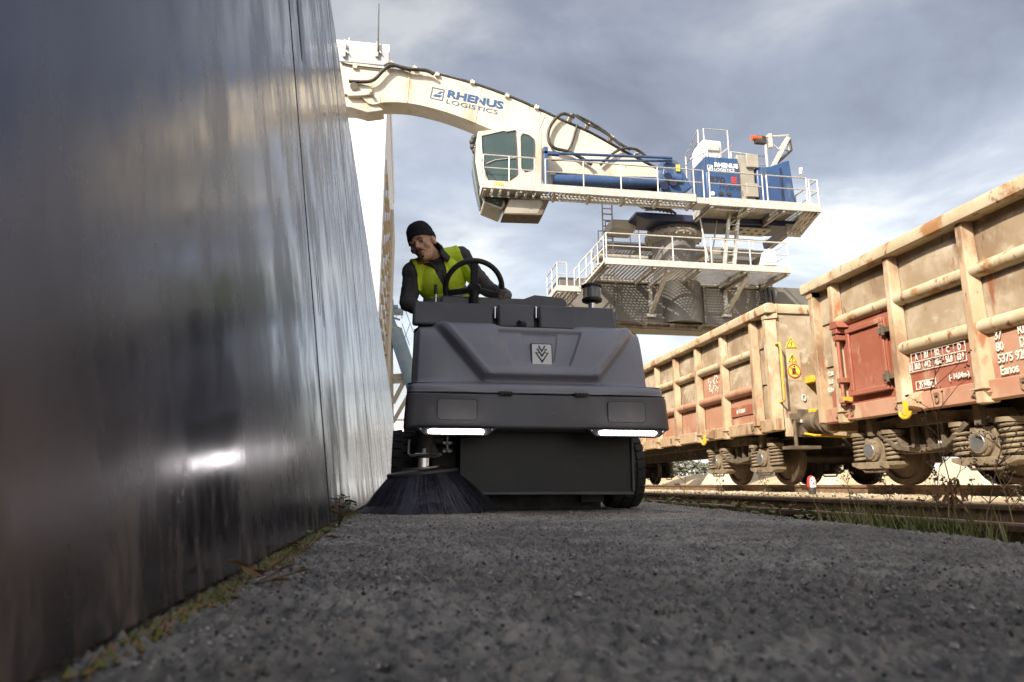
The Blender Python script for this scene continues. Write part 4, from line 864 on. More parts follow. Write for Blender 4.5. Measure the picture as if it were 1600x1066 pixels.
# light bars
for k, (px0, px1, py) in enumerate(((668, 757, 674.5), (935, 1025, 677))):
    a_ = at(px0, py, Y=4.16); b_ = at(px1, py, Y=4.16); z = (a_.z+b_.z)/2; m = MB()
    m.prism([(a_.x-.075, 4.15, z+.022), (b_.x+.075, 4.15, z+.022), (b_.x+.02, 4.15, z-.024), (a_.x-.02, 4.15, z-.024)], (0, .09, 0)); br = obj('light_bracket', m, M['black'], sw, bevel=.004)
    pts = []; r_ = .0145
    for cx_, a0 in ((b_.x-r_, -90), (a_.x+r_, 90)):
        for q in range(7): t = R(a0+q*30); pts.append((cx_+r_*math.cos(t), 4.135, z+r_*math.sin(t)))
    obj('light_lens', MB().prism(pts, (0, .02, 0)), M['led'], br, bevel=.003)
    for i in range(13): x = lerp(a_.x+.035, b_.x-.035, i/12); obj('lens_rib', MB().box(x-.0012, x+.0012, 4.1325, 4.137, z-.0125, z+.0125), M['zinc'], br)
    for x in (a_.x-.045, b_.x+.045): obj('screw', MB().ball((x, 4.148, z+.012), (.007, .005, .007), 8, 6), M['chrome'], br)
    for x in (a_.x+r_, b_.x-r_):
        m = MB(); m.tube([(x+.012*math.cos(t), 4.133, z+.012*math.sin(t)) for t in [i*math.pi/6 for i in range(12)]], .0025, 5, closed=True); obj('lens_ring', m, M['zinc'], br)
# side brush with its arm and motor
bc_ = V((.125, 4.68, .262)); tl = R(6.2); ax = V((-math.sin(tl), -.03, math.cos(tl))).normalized(); ux = V((math.cos(tl), 0, math.sin(tl))); uy = ax.cross(ux)
sb = obj('side_brush', MB().lathe([(.06, .022), (.15, .02), (.235, .012), (.247, .004), (.247, -.012), (.235, -.018), (.06, -.018)][::-1], bc_, ax, 48), M['bumper'], sw, smooth=35)
obj('brush_plate', MB().lathe([(.14, .022), (.14, .032)], bc_, ax, 30), M['zinc'], sb, smooth=40)
m = MB(); rnd = random.Random(3)
for ring, (r0, r1, n_, dep) in enumerate(((.238, .475, 2300, .268), (.2, .39, 500, .266), (.15, .3, 240, .26))):
    for i in range(n_):
        tuft = int(i/n_*92)/92 if ring == 0 else i/n_
        th = 2*math.pi*(tuft+rnd.gauss(0, .0014))+rnd.gauss(0, .006); th2 = th+rnd.gauss(0, .019 if rnd.random() < .86 else .1)
        rr_ = r0+rnd.uniform(-.008, .006); re = r1*rnd.uniform(.93, 1.03); dd = dep*rnd.uniform(.93, 1.04); pts = []
        for q in range(4):
            t = q/3; tt = lerp(th, th2, t); ra = lerp(rr_, re, t**1.0); p = bc_+(ux*math.cos(tt)+uy*math.sin(tt))*ra+ax*(-.015-dd*t**1.12); p.z = max(p.z, .004+.004*rnd.random())
            if p.x < WX+.035: p.x = WX+.035
            pts.append((p, (-ux*math.sin(tt)+uy*math.cos(tt))))
        wv = [.0031, .003, .0026, .0013]; o_ = len(m.v); mi = 1 if rnd.random() < .03 else 2 if (int(i/n_*92)*7919 % 11 < 4 or rnd.random() < .12) else 0
        vv = []
        for (p, tg), w_ in zip(pts, wv): vv += [p-tg*w_, p+tg*w_]
        m.add(vv, [(2*q, 2*q+1, 2*q+3, 2*q+2) for q in range(3)], mi)
obj('bristles', m, [M['bristle'], M['bristle_old'], M['bristle_lit']], sb, kind='stuff')
hb = bc_+ax*.03; m = MB(); m.cyl(hb, hb+V((0, 0, .06)), .06, 20); obj('brush_hub', m, M['chrome'], sw, smooth=40)
c = hb+V((.0, 0, .06)); m = MB(); m.cyl(c+V((.01, 0, 0)), c+V((.01, 0, .2)), .068, 18); m.cyl(c+V((.01, 0, .09)), c+V((.01, 0, .15)), .078, 18); m.cyl(c+V((.01, -.02, .13)), c+V((.13, -.03, .12)), .034, 12); m.prism([c+V((.05, -.05, .0)), c+V((.11, -.05, .01)), c+V((.05, -.05, .14))], (0, .08, 0)); mo = obj('brush_motor', m, M['bumper'], sw, smooth=40)
m = MB(); m.tube([c+V((-.1, -.07, .12)), c+V((-.1, -.07, .03)), c+V((-.09, -.07, .015)), c+V((.12, -.07, .03))], .009, 6); m.box(c.x-.06, c.x+.12, c.y-.075, c.y+.02, c.z+.02, c.z+.032); m.cyl(c+V((.0, -.06, .032)), c+V((.0, -.06, .062)), .016, 8); obj('motor_bracket', m, M['zinc'], mo, smooth=45)
for dz in (.105, .05):
    m = MB()
    for k in range(2): m.lathe([(.013, 0), (.018, .003), (.018, .018), (.013, .022)], c+V((.125+k*.034, -.05, dz)), (1, 0, 0), 6)
    m.cyl(c+V((.12, -.05, dz)), c+V((.19, -.05, dz)), .01, 8); m.cyl(c+V((.155, -.05, dz)), c+V((.155, -.05, dz+.04)), .009, 8); obj('hose_fitting', m, M['chrome'], mo, smooth=35)
obj('brush_arm', MB().bar(c+V((.0, .05, .17)), c+V((.15, .35, .2)), .09, .09), M['black'], sw, bevel=.01)
# wheels with blocked tread
def wheel(xo, s, y, r, wd):
    m = MB(); c = (xo-s*wd, y, r)
    m.lathe([(r*.55, 0), (r*.86, .004), (r*.945, .03), (r*.95, wd-.03), (r*.86, wd-.004), (r*.55, wd)], c, (s, 0, 0), 48)
    nb = 26
    for i in range(nb):
        for col, (a0, a1, off, sk) in enumerate(((.004, .07, 0, .25), (.082, wd-.082, .5, 0), (wd-.07, wd-.004, 0, -.25))):
            t0 = 2*math.pi*(i+off+.08)/nb; t1 = 2*math.pi*(i+off+.86)/nb; q = []
            for rr_ in (r*.93, r*1.0):
                for xx, k in ((a0, 0), (a1, 1)):
                    for tt in (t0, t1):
                        t_ = tt+sk*(k-.5)*.25; rq = rr_ if not ((col == 0 and k == 0) or (col == 2 and k == 1)) else rr_*.965
                        q.append((c[0]+s*xx, y+rq*math.cos(t_), r+rq*math.sin(t_)))
            m.add(q, [(0, 1, 3, 2), (4, 6, 7, 5), (0, 4, 5, 1), (2, 3, 7, 6), (0, 2, 6, 4), (1, 5, 7, 3)])
    wt = obj('wheel', m, M['rubber'], sw, smooth=35)
    obj('wheel_rim', MB().lathe([(.05, wd-.06), (r*.4, wd-.05), (r*.5, wd-.015), (r*.56, wd-.012), (r*.56, .01)], c, (s, 0, 0), 30), M['bumper'], wt, smooth=40)
wheel(1.775, 1, 5.2, .292, .235); wheel(-.1, -1, 5.2, .292, .235)
obj('front_axle', MB().cyl((.05, 5.2, .29), (1.65, 5.2, .29), .05, 12), M['black'], sw); wheel(.95, 1, 6.25, .25, .2)
# steering wheel
sc_ = V((.457, 4.775, 1.585)); sv = V((0, -.5, .866)); sr = .208; sn = V((0, .866, .5))
m = MB(); m.tube([sc_+V((1, 0, 0))*sr*math.cos(t)+sv*sr*math.sin(t) for t in [i*2*math.pi/48 for i in range(48)]], .02, 12, closed=True); st = obj('steering_wheel', m, M['black'], sw, smooth=70)
for ang, w_ in ((92, .058), (-12, .045), (192, .045)):
    d = V((1, 0, 0))*math.cos(R(ang))+sv*math.sin(R(ang)); m = MB(); m.bar(sc_-sn*.03+d*.02, sc_+d*(sr-.005), w_, .02, sn); obj('spoke', m, M['black'], st, bevel=.008)
obj('steering_hub', MB().lathe([(.05, -.05), (.055, -.02), (.04, .0), (.01, .006)], sc_, sn, 20), M['black'], st, smooth=50)
obj('steering_column', MB().cyl(sc_-sn*.04, (.457, 4.84, 1.3), .035, 14), M['black'], sw, smooth=50)

# ---------------------------------------------------------------- the driver
def frame3(x, y, z, c):
    q = Matrix((x, y, z)).transposed().to_4x4(); q.translation = c; return q
sR, sL, pel = V((-.015, 5.02, 1.795)), V((.405, 5.08, 1.905)), V((.36, 5.33, 1.40))
mid = (sR+sL)/2; ta = (mid-pel).normalized(); tx = (sL-sR); tx = (tx-ta*tx.dot(ta)).normalized(); tf = tx.cross(ta)
TM = frame3(tx, tf, ta, mid); TI = TM.inverted(); TR = TM.to_3x3()
hc = V((.078, 4.905, 1.962)); hu = V((-.42, -.16, .9)).normalized(); hf = V((-.42, -.83, -.31)); hf = (hf-hu*hf.dot(hu)).normalized(); hxv = hf.cross(hu)
HS = 1.16; HM = frame3(hxv*HS, hf*HS, hu*HS, hc); HI = HM.inverted(); HR = HM.to_3x3()
b = MB()
def cap(p, q, r1, r2, n=14):
    p, q = V(p), V(q); k = 6; b.tube([p.lerp(q, i/k) for i in range(k+1)], [lerp(r1, r2, i/k) for i in range(k+1)], n); b.ball(p, r1*.998, n, 8); b.ball(q, r2*.998, n, 8)
def tb(c, r): b.ball(TM @ V(c), r, 18, 12, rot=TR.normalized())
HRn = HR.normalized()
def hb_(c, r): b.ball(HM @ V(c), V(r)*HS, 16, 12, rot=HRn)
# torso (local: x his left, y forward, z up; 0 at the shoulder line)
tb((0, 0, -.13), (.195, .12, .17)); tb((0, .01, -.3), (.185, .12, .17)); tb((0, 0, -.47), (.165, .125, .14)); tb((0, -.02, -.02), (.15, .085, .075)); tb((-.08, .02, -.1), (.1, .085, .14)); tb((.08, .02, -.1), (.1, .085, .14))
for s in (-1, 1): tb((s*.195, 0, -.01), (.085, .085, .085)); cap(TM @ V((s*.06, -.01, .03)), TM @ V((s*.17, 0, .01)), .06, .075)
neck = TM @ V((0, .01, .03)); cap(neck, HM @ V((0, -.03, -.045)), .062, .056)
elR, hdR = V((-.02, 5.05, 1.53)), V((.13, 4.93, 1.42)); elL, hdL = V((.59, 5.06, 1.67)), V((.665, 4.87, 1.58))
cap(TM @ V((-.195, 0, -.02)), elR, .076, .058); cap(elR, hdR, .058, .042); cap(TM @ V((.195, 0, -.02)), elL, .076, .06); cap(elL, hdL, .06, .044)
# head
hb_((0, -.015, .035), (.077, .095, .086)); hb_((0, .018, -.03), (.065, .076, .086)); hb_((0, .034, -.084), (.048, .05, .034)); hb_((0, .066, -.098), (.023, .02, .018))
for s in (-1, 1):
    hb_((s*.04, .05, -.028), (.03, .032, .03)); hb_((s*.03, .079, .022), (.03, .014, .009)); hb_((s*.079, -.005, -.01), (.012, .024, .033)); hb_((s*.0125, .098, -.03), (.01, .01, .008)); hb_((s*.031, .073, .007), (.019, .012, .007))
cap(HM @ V((0, .086, .014)), HM @ V((0, .11, -.024)), .009, .0145); hb_((0, .09, -.056), (.025, .012, .006)); hb_((0, .088, -.067), (.021, .012, .007))
# legs, seated
for s in (-1, 1):
    hip = pel+V((s*.095, -.03, -.04)); kn = V((.42+s*.13, 4.98, 1.36)); an = V((.42+s*.14, 5.0, .99)); cap(hip, kn, .09, .065); cap(kn, an, .062, .045); cap(an+V((0, .03, -.04)), an+V((0, -.12, -.055)), .045, .036)
# hands: palm, four fingers and a thumb; the left one closes round the rim
def hand(palm, rim_c, along, out, mirror):
    """palm centre, point gripped, direction along the rim, direction from rim outwards (palm side)"""
    al, ou = V(along).normalized(), V(out).normalized(); inn = al.cross(ou).normalized()*mirror
    b.ball(palm, (.042, .03, .042), 14, 10)
    for k in range(4):
        o_ = rim_c+al*(.033-.022*k); ln = (1.0, 1.1, 1.05, .85)[k]; pts = []
        for a_ in (15, 70, 130, 185, 225): t = R(a_*ln if a_ > 20 else a_); pts.append(o_+(ou*math.cos(t)+inn*math.sin(t))*.0275)
        b.tube(pts, [.0105, .010, .0095, .009, .008], 8); b.ball(pts[0], .0105, 8, 6); b.ball(pts[-1], .008, 8, 6); cap(palm+al*(.02-.013*k), pts[0], .012, .0105, 8)
    th = [palm+al*.03-inn*.01, rim_c+al*.045+ou*.012-inn*.026, rim_c+al*.058-ou*.008-inn*.026, rim_c+al*.066-ou*.024-inn*.016]
    b.tube(th, [.014, .012, .0115, .0095], 8); b.ball(th[-1], .0095, 8, 6); b.ball(th[0], .014, 8, 6)
ang = R(-10); rim = sc_+V((1, 0, 0))*sr*math.cos(ang)+sv*sr*math.sin(ang); tang = -V((1, 0, 0))*math.sin(ang)+sv*math.cos(ang)
outd = (V((1, 0, 0))*math.cos(ang)+sv*math.sin(ang)+sn*.35).normalized()
hand(rim+outd*.045, rim, tang, outd, -1); cap(hdL, rim+outd*.05, .036, .03)
hand(hdR+V((.05, -.06, -.02)), hdR+V((.08, -.09, -.03)), (0, 0, 1), (-.6, .6, 0), 1)
me0 = mesh('body_parts', b, M['jacket']); ob = bpy.data.objects.new('tmp', me0); COL.objects.link(ob)
rm = ob.modifiers.new('r', 'REMESH'); rm.mode = 'VOXEL'; rm.voxel_size = .0055; rm.use_smooth_shade = True
smo = ob.modifiers.new('s', 'SMOOTH'); smo.factor = .5; smo.iterations = 2
bpy.context.view_layer.update(); dg = bpy.context.evaluated_depsgraph_get(); body_me = bpy.data.meshes.new_from_object(ob.evaluated_get(dg), depsgraph=dg); bpy.data.objects.remove(ob)
man = thing('person', 'driver in black beanie, dark jacket and yellow vest leaning out beside the steering wheel', 'person', (pel.x, pel.y, 1.3))
body_me.materials.clear(); body_me.materials.append(M['skin']); body_me.shade_smooth(); body_me.name = 'body'
obj_body = link('body', body_me, man)
BV = [v.co.copy() for v in body_me.vertices]; BN = [v.normal.copy() for v in body_me.vertices]; BF = [tuple(p.vertices) for p in body_me.polygons]
LT = [TI @ v for v in BV]; LH = [HI @ v for v in BV]
def shell(name, cond, off, mats_, parent, th=.004, mi_fn=None):
    keep = [f for f in BF if all(cond(i) for i in f)]; idx = {}; vv = []
    for f in keep:
        for i in f:
            if i not in idx: idx[i] = len(vv); vv.append(BV[i]+BN[i]*(off(i) if callable(off) else off))
    m = MB(); m.v = [tuple(v) for v in vv]; m.f = [tuple(idx[i] for i in f) for f in keep]; m.m = [mi_fn(f) if mi_fn else 0 for f in keep]
    o = link(name, mesh(name, m, mats_, 175), parent); g_ = o.modifiers.new('g', 'SMOOTH'); g_.factor = .5; g_.iterations = 4; s_ = o.modifiers.new('t', 'SOLIDIFY'); s_.thickness = th; s_.offset = -1; return o
def near(i, p, r): return (BV[i]-p).length < r
palmL = rim+outd*.045; palmR = hdR+V((.05, -.06, -.02))
def is_hand(i): return near(i, palmL, .088) or near(i, rim, .07) or near(i, palmR, .1)
def is_head(i): return LH[i].z > -.118 and (LH[i].length < .17) and math.hypot(LH[i].x, LH[i].y-.01) < (.13 if LH[i].z > -.075 else .085) and LT[i].z > .05 and (LT[i]-V((0, .01, .03))).length > .075 and abs(LT[i].x) < .17
def is_leg(i): return LT[i].z < -.5
wr = lambda i: .006+.006*noise.noise(BV[i]*14)+.004*noise.noise(BV[i]*V((30, 30, 60)))
shell('jacket', lambda i: not (is_hand(i) or is_head(i) or is_leg(i)), wr, M['jacket'], man)
shell('trousers', is_leg, .004, M['jacket'], man); shell('glove', lambda i: is_hand(i) and BV[i].x > .4, .002, M['glove'], man, .002); shell('glove', lambda i: is_hand(i) and BV[i].x < .4, .002, M['glove'], man, .002)
def vest_c(i):
    p = LT[i]
    if is_hand(i) or is_head(i) or p.z < -.52 or p.z > .1: return False
    if abs(p.x) > .235-.045*smooth01(-.16, .03, p.z): return False
    if (BV[i]-elL).length < .12 or (BV[i]-elR).length < .12 or (BV[i]-hdR).length < .16: return False
    gap = .012+.17*max(0, p.z+.17) if p.y > 0 else (.0 if p.z < .03 else .07)
    return abs(p.x+.008) > gap
shell('vest', vest_c, lambda i: .014+.006*noise.noise(BV[i]*11), [M['vest'], M['reflect']], man, .004, lambda f: 1 if -.275 < LT[f[0]].z < -.22 else 0)
obj('zip', MB().tube([TM @ V((-.008, .143-.02*t*t, lerp(-.02, -.4, t))) for t in [i/8 for i in range(9)]], .004, 5), M['black'], man)
def bean(i):
    p = LH[i]; return p.z > .022+.32*p.y-.01*smooth01(0, .08, abs(p.x)) and p.length < .2 and LT[i].z > .06
shell('beanie', bean, lambda i: .011+.024*smooth01(.04, .12, LH[i].z)+.004*noise.noise(BV[i]*40), M['knit'], man, .006)
shell('beanie_brim', lambda i: bean(i) and LH[i].z < .022+.32*LH[i].y+.036, lambda i: .0175+.003*noise.noise(BV[i]*50), M['knit'], man, .006)
# stand-up collar, open at the front
nu = ((HM @ V((0, -.03, -.05)))-neck).normalized(); nf = (tf-nu*tf.dot(nu)).normalized(); nx = nf.cross(nu); rows = []
for z_, r_ in ((-.02, .098), (.01, .092), (.04, .088), (.075, .094), (.085, .1)):
    r = []
    for k in range(33):
        t = R(lerp(28, 332, k/32)); hh = z_*(1+.35*max(0, -math.cos(t)))*(1 if math.sin(t) < 0 else 1.0); r.append(neck+nu*hh+(nf*math.cos(t)*1.02+nx*math.sin(t))*(r_+.004*math.sin(t*5)))
    rows.append(r)
m = MB(); m.grid(rows); co = obj('collar', m, M['jacket'], man, smooth=80); s_ = co.modifiers.new('t', 'SOLIDIFY'); s_.thickness = .012
# face
def hp(x, y, z): return HM @ V((x, y, z))
for s in (-1, 1):
    e = obj('eye', MB().ball(hp(s*.031, .0765, -.001), V((.0135, .009, .0075))*HS, 12, 8, rot=HRn), M['eye'], man, smooth=90); obj('iris', MB().ball(hp(s*.031-.004, .083, -.003), V((.0068, .004, .0062))*HS, 10, 8, rot=HRn), M['iris'], e, smooth=90)
    m = MB(); m.tube([hp(s*.013, .094, .021), hp(s*.026, .0925, .0265), hp(s*.042, .084, .0255), hp(s*.054, .072, .018)], [.0022, .003, .0028, .0012], 7); obj('eyebrow', m, M['hair'], man, smooth=80)
    m = MB(); m.tube([hp(s*.018, .0845, .004), hp(s*.031, .0885, .0075), hp(s*.045, .08, .003)], [.0015, .0024, .0015], 6); obj('eyelash', m, M['hair'], man)
m = MB(); m.tube([hp(-.032, .084, -.06), hp(-.022, .094, -.051), hp(-.006, .0995, -.047), hp(.006, .0995, -.047), hp(.022, .094, -.051), hp(.032, .084, -.06)], [.002, .004, .0045, .0045, .004, .002], 8); obj('moustache', m, M['hair'], man, smooth=80)
obj('goatee', MB().ball(hp(0, .08, -.091), V((.012, .006, .008))*HS, 12, 8, rot=HRn), M['hair'], man, smooth=90)
m = MB(); m.ball(hp(0, .0985, -.0605), V((.02, .006, .0035))*HS, 10, 6, rot=HRn); m.ball(hp(0, .0965, -.069), V((.017, .006, .004))*HS, 10, 6, rot=HRn); obj('lips', m, M['lip'], man, smooth=90)
# ---------------------------------------------------------------- material handling crane on its gantry
cr = thing('material_handling_crane', 'white and blue hydraulic crane with curved cream boom on a grey gantry', 'crane', (9.5, 27, 0))
def q(px, py, Y=24.0): return at(px, py, Y=Y)
def railing(path, h=1.1, step=1.5, r=.028, parent=cr, ends=True, mid=2):
    m = MB(); up = V((0, 0, h)); path = [V(p) for p in path]
    for k in range(len(path)-1):
        a_, b_ = path[k], path[k+1]; n_ = max(1, round((b_-a_).length/step))
        for i in range(n_+(1 if k == len(path)-2 else 0)):
            p = a_.lerp(b_, i/n_); m.tube([p-V((0, 0, .12)), p+up], r, 6)
    for j in range(mid): m.tube([p+up*(1-j*.46) for p in path], r*(1 if j == 0 else .8), 6)
    return obj('railing', m, M['rail_white'], parent, smooth=60)
def grating(x0, x1, y0, y1, z, parent, cx_=.16, cy_=.11):
    m = MB(); n_ = int((x1-x0)/cx_); k = int((y1-y0)/cy_)
    for i in range(n_+1): x = lerp(x0, x1, i/n_); m.box(x-.03, x+.03, y0, y1, z-.008, z)
    for i in range(k+1): y = lerp(y0, y1, i/k); m.box(x0, x1, y-.024, y+.024, z-.012, z-.004)
    return obj('grating', m, M['grate'], parent, kind='stuff')
def deck(x0, x1, y0, y1, z, beams=1.7, h=.24, mt='rail_white'):
    m = MB(); m.box(x0, x1, y0-.05, y0, z-h+.06, z+.08); m.box(x0, x1, y1, y1+.05, z-h+.06, z+.02); m.box(x0-.05, x0, y0-.05, y1+.05, z-h+.06, z+.08); m.box(x1, x1+.05, y0-.05, y1+.05, z-h+.06, z+.08)
    d = obj('deck', m, M[mt], cr, bevel=.01); grating(x0, x1, y0, y1, z-.02, d)
    n_ = max(1, round((x1-x0)/beams))
    for i in range(n_+1):
        x = lerp(x0+.06, x1-.06, i/n_); obj('cross_beam', MB().box(x-.05, x+.05, y0, y1, z-h-.02, z-.06), M['grate'], d)
    return d
# --- gantry
ZB0, ZB1 = q(1050, 506, 26.3).z, q(1050, 441, 26.3).z
xl, xr = q(874, 450, 26.3).x, q(1330, 480, 26.3).x; YB = 26.3
gm = obj('gantry_beam', MB().box(xl, xr, YB, YB+2.2, ZB0, ZB1), M['pylon'], cr, bevel=.03)
pc = V((q(1053, 400, 26.95).x, 26.95, 0)); PR = .93
m = MB(); 
m.lathe([(PR, 0), (PR, ZB1-ZB0-.05)], (pc.x, YB+.35, ZB0+.02), n=40); obj('beam_barrel', m, M['pylon'], gm, smooth=40)
for px in (962, 1043, 1100, 1190): 
    p = q(px, 470, YB); obj('stiffener', MB().box(p.x-.04, p.x+.04, YB-.07, YB, ZB0+.05, ZB1-.05), M['pylon'], gm)
m = MB(); m.box(xl, xr, YB-.12, YB+.3, ZB0-.16, ZB0-.02); m.cyl((xl, YB-.2, ZB0-.1), (xr, YB-.2, ZB0-.1), .07, 10); obj('bottom_flange', m, M['bogie'], gm, smooth=40)
m = MB(); m.cyl((xl+.5, YB-.25, ZB0-.22), (xl+6, YB-.25, ZB0-.3), .05, 8); 
for i in range(5): m.box(xl+1+i*1.2, xl+1.2+i*1.2, YB-.3, YB-.1, ZB0-.3, ZB0-.1)
obj('pipe_run', m, M['bogie'], gm)
for x0, x1 in ((xl+.5, 4.9), (xr-.5, xr+.6)):
    for y in (YB+.3, YB+1.9):
        m = MB(); m.bar((x0, y, ZB0), (x1, y, .6), .55, .55, (0, 1, 0)); m.box(x1-.5, x1+.5, y-.5, y+.5, 0.05, .7); obj('gantry_leg', m, M['pylon'], cr, bevel=.03)
m = MB(); m.lathe([(PR, 0), (PR, q(1056, 356, 26.0).z-ZB1)], (pc.x, pc.y, ZB1), n=48); col = obj('column', m, M['pylon'], cr, smooth=40)
zf = q(1050, 356, 25.9).z-.12
m = MB(); m.lathe([(PR, -.25), (1.0, -.2), (1.22, -.08), (1.24, 0), (1.24, .1), (1.1, .12)], (pc.x, pc.y, zf), n=48); obj('column_flange', m, M['grey'], col, smooth=30)
m = MB()
for i in range(24): t = i*math.pi/12; m.cyl((pc.x+1.17*math.cos(t), pc.y+1.17*math.sin(t), zf-.16), (pc.x+1.17*math.cos(t), pc.y+1.17*math.sin(t), zf+.16), .045, 6)
obj('flange_bolts', m, M['grate'], col, kind='stuff')
zt = 11.2
m = MB(); m.lathe([(1.12, 0), (1.12, .28), (.9, .3), (.95, zt-zf-.1)], (pc.x, pc.y, zf+.12), n=40); obj('slewing_ring', m, M['pylon'], cr, smooth=30)
# --- lower platform with brackets, stairs and a cabinet
ZL = 8.62; lx0, lx1 = q(948, 408).x, q(1233, 418).x
ld = deck(lx0, lx1, 24.0, YB-.08, ZL)
for px in (1046, 1172):
    p = q(px, 420); m = MB(); zb = q(px-28, 492, YB-.05).z
    m.bar((p.x, YB-.09, ZL-.2), (p.x, YB-.09, zb), .14, .14, (1, 0, 0)); m.bar((p.x, 24.15, ZL-.22), (p.x, YB-.09, zb+.05), .12, .16, (1, 0, 0)); m.bar((p.x, 24.1, ZL-.27), (p.x, YB-.09, ZL-.27), .14, .14, (1, 0, 0)); m.box(p.x-.2, p.x+.2, YB-.16, YB-.02, zb-.12, zb+.02)
    obj('platform_bracket', m, M['rail_white'], cr)
gap = q(1108, 412).x
railing([(lx0, 25.9, ZL), (lx0, 24.0, ZL), (gap-.12, 24.0, ZL)]); railing([(gap+.12, 24.0, ZL), (lx1, 24.0, ZL), (lx1, 25.9, ZL)])
e = q(903, 448, 24.6); m = MB()                                       # stairs down to the left
s0, s1 = V((lx0-.05, 24.25, ZL)), V((q(905, 452, 24.3).x, 24.25, q(905, 452, 24.3).z))
for y in (24.2, 25.0): m.bar((s0.x, y, s0.z), (s1.x, y, s1.z), .06, .26, (0, 1, 0))
stp = obj('stairs', m, M['rail_white'], cr)
for i in range(8): t = (i+.5)/8; p = s0.lerp(s1, t); obj('tread', MB().box(p.x-.12, p.x+.12, 24.23, 24.97, p.z-.03, p.z), M['grate'], stp)
for y in (24.2, 25.0): railing([(s0.x, y, s0.z), (s1.x, y, s1.z)], 1.0, .9, parent=cr)
lx = q(862, 462, 25.2).x; deck(lx, s1.x, 24.2, 26.0, s1.z, 1.2, .2)
railing([(lx, 26, s1.z), (lx, 24.2, s1.z), (s1.x-.5, 24.2, s1.z)], 1.0, .8)
m = MB(); p = q(1201, 385, 24.7); m.prism([(p.x-.32, 24.6, ZL+.35), (p.x+.28, 24.6, ZL+.35), (p.x+.2, 24.6, ZL+1.05), (p.x-.1, 24.6, ZL+1.05)], (0, .5, 0)); cb = obj('control_cabinet', m, M['plate_white'], cr, bevel=.02); obj('cabinet_post', MB().box(p.x-.05, p.x+.05, 24.75, 24.9, ZL, ZL+.36), M['yellow'], cb)
m = MB()
for px in (1186, 1192, 1198, 1204): a_ = q(px, 440, YB-.2); m.tube([(a_.x, YB-.2, ZB1+.2), (a_.x+.05, YB-.25, (ZB0+ZB1)/2), (a_.x, YB-.1, ZB0+.3)], .05, 6)
obj('cable_bundle', m, M['hose'], cr, kind='stuff')
# --- middle platform behind the column and the stair tower to its left
ZM = q(985, 386, 28.6).z; mx0, mx1 = q(945, 385, 28.6).x, q(1195, 395, 28.6).x
deck(mx0, mx1, 28.4, 29.6, ZM, 1.5, .3, 'grate'); railing([(mx0, 28.4, ZM), (mx1, 28.4, ZM)]); railing([(mx0, 29.6, ZM), (mx1, 29.6, ZM)])
tw = MB(); 
for px in (942, 957):
    for y in (27.6, 28.3): a_ = q(px, 360, y); tw.tube([(a_.x, y, ZB1), (a_.x, y, q(px, 318, y).z)], .035, 6)
for k in range(7):
    z = lerp(ZB1+.6, q(950, 322, 28).z, k/6); tw.tube([(q(942, 360, 27.6).x, 27.6, z), (q(957, 360, 27.6).x, 27.6, z)], .028, 6); tw.tube([(q(942, 360, 28.3).x, 28.3, z), (q(957, 360, 28.3).x, 28.3, z)], .028, 6)
obj('ladder_tower', tw, M['rail_white'], cr, smooth=60)
a_ = q(955, 358, 26.6); b_ = q(992, 340, 26.6); obj('cable_tray', MB().box(a_.x, b_.x, 26.5, 27.6, a_.z, a_.z+.42), M['grey'], cr, bevel=.02)
a_ = q(940, 398, 26.2); b_ = q(1016, 384, 26.2); obj('lower_tray', MB().box(a_.x, b_.x, 26.5, 27.2, a_.z-.02, a_.z+.16), M['grate'], cr)
# white ladder from the lower platform up to the upper deck
a_ = q(1129, 402, 25.0); b_ = q(1141, 332, 25.0); m = MB()
for d in (0, .42): m.bar((a_.x+d, 25.0, ZL), (b_.x+d, 25.0, b_.z+.3), .1, .16, (0, 1, 0))
ldr = obj('ladder', m, M['rail_white'], cr)
for i in range(9): t = (i+.5)/9; x = lerp(a_.x, b_.x, t); z = lerp(ZL, b_.z+.3, t); obj('rung', MB().cyl((x, 25.0, z), (x+.42, 25.0, z), .022, 6), M['rail_white'], ldr)
m = MB(); m.tube([q(1093, 338, 24.8), q(1107, 408, 24.6)], .035, 6); m.tube([q(1120, 345, 25.6), q(1112, 405, 25.4)], .03, 6); obj('stay_rod', m, M['rail_white'], cr)
# --- upper structure
ZU = 11.48
wx0, wx1 = q(755, 287).x, q(1085, 299).x
deck(wx0, wx1, 24.0, 24.75, ZU, 1.55, .3)
rx0, rx1 = q(1110, 313).x, q(1280, 320).x
deck(rx0, rx1, 24.0, 25.7, ZU-.06, 1.9, .34)
obj('deck_fascia', MB().box(wx1+.07, rx0-.07, 24.0, 24.7, ZU-.28, ZU-.02), M['rail_white'], cr, bevel=.01)
obj('deck_plate', MB().box(rx0+.1, rx0+2.1, 24.7, 25.6, ZU-.2, ZU-.1), M['grate'], cr)
xd = q(840, 240).x
railing([(wx0, 24.6, ZU), (wx0, 24.0, ZU), (q(835, 240).x, 24.0, ZU)], 1.15, 1.3); railing([(q(852, 240).x, 24.0, ZU), (wx1, 24.0, ZU), (q(1100, 300).x, 24.0, ZU)], 1.15, 1.62); railing([(rx0, 24.0, ZU), (q(1193, 310).x, 24.0, ZU)], 1.15, 1.9); railing([(q(1200, 310).x, 24.0, ZU), (q(1262, 310).x, 24.0, ZU)], 1.15, 1.6); railing([(q(1266, 310).x, 24.0, ZU), (rx1, 24.0, ZU), (rx1, 25.6, ZU)], 1.1, 1.0)
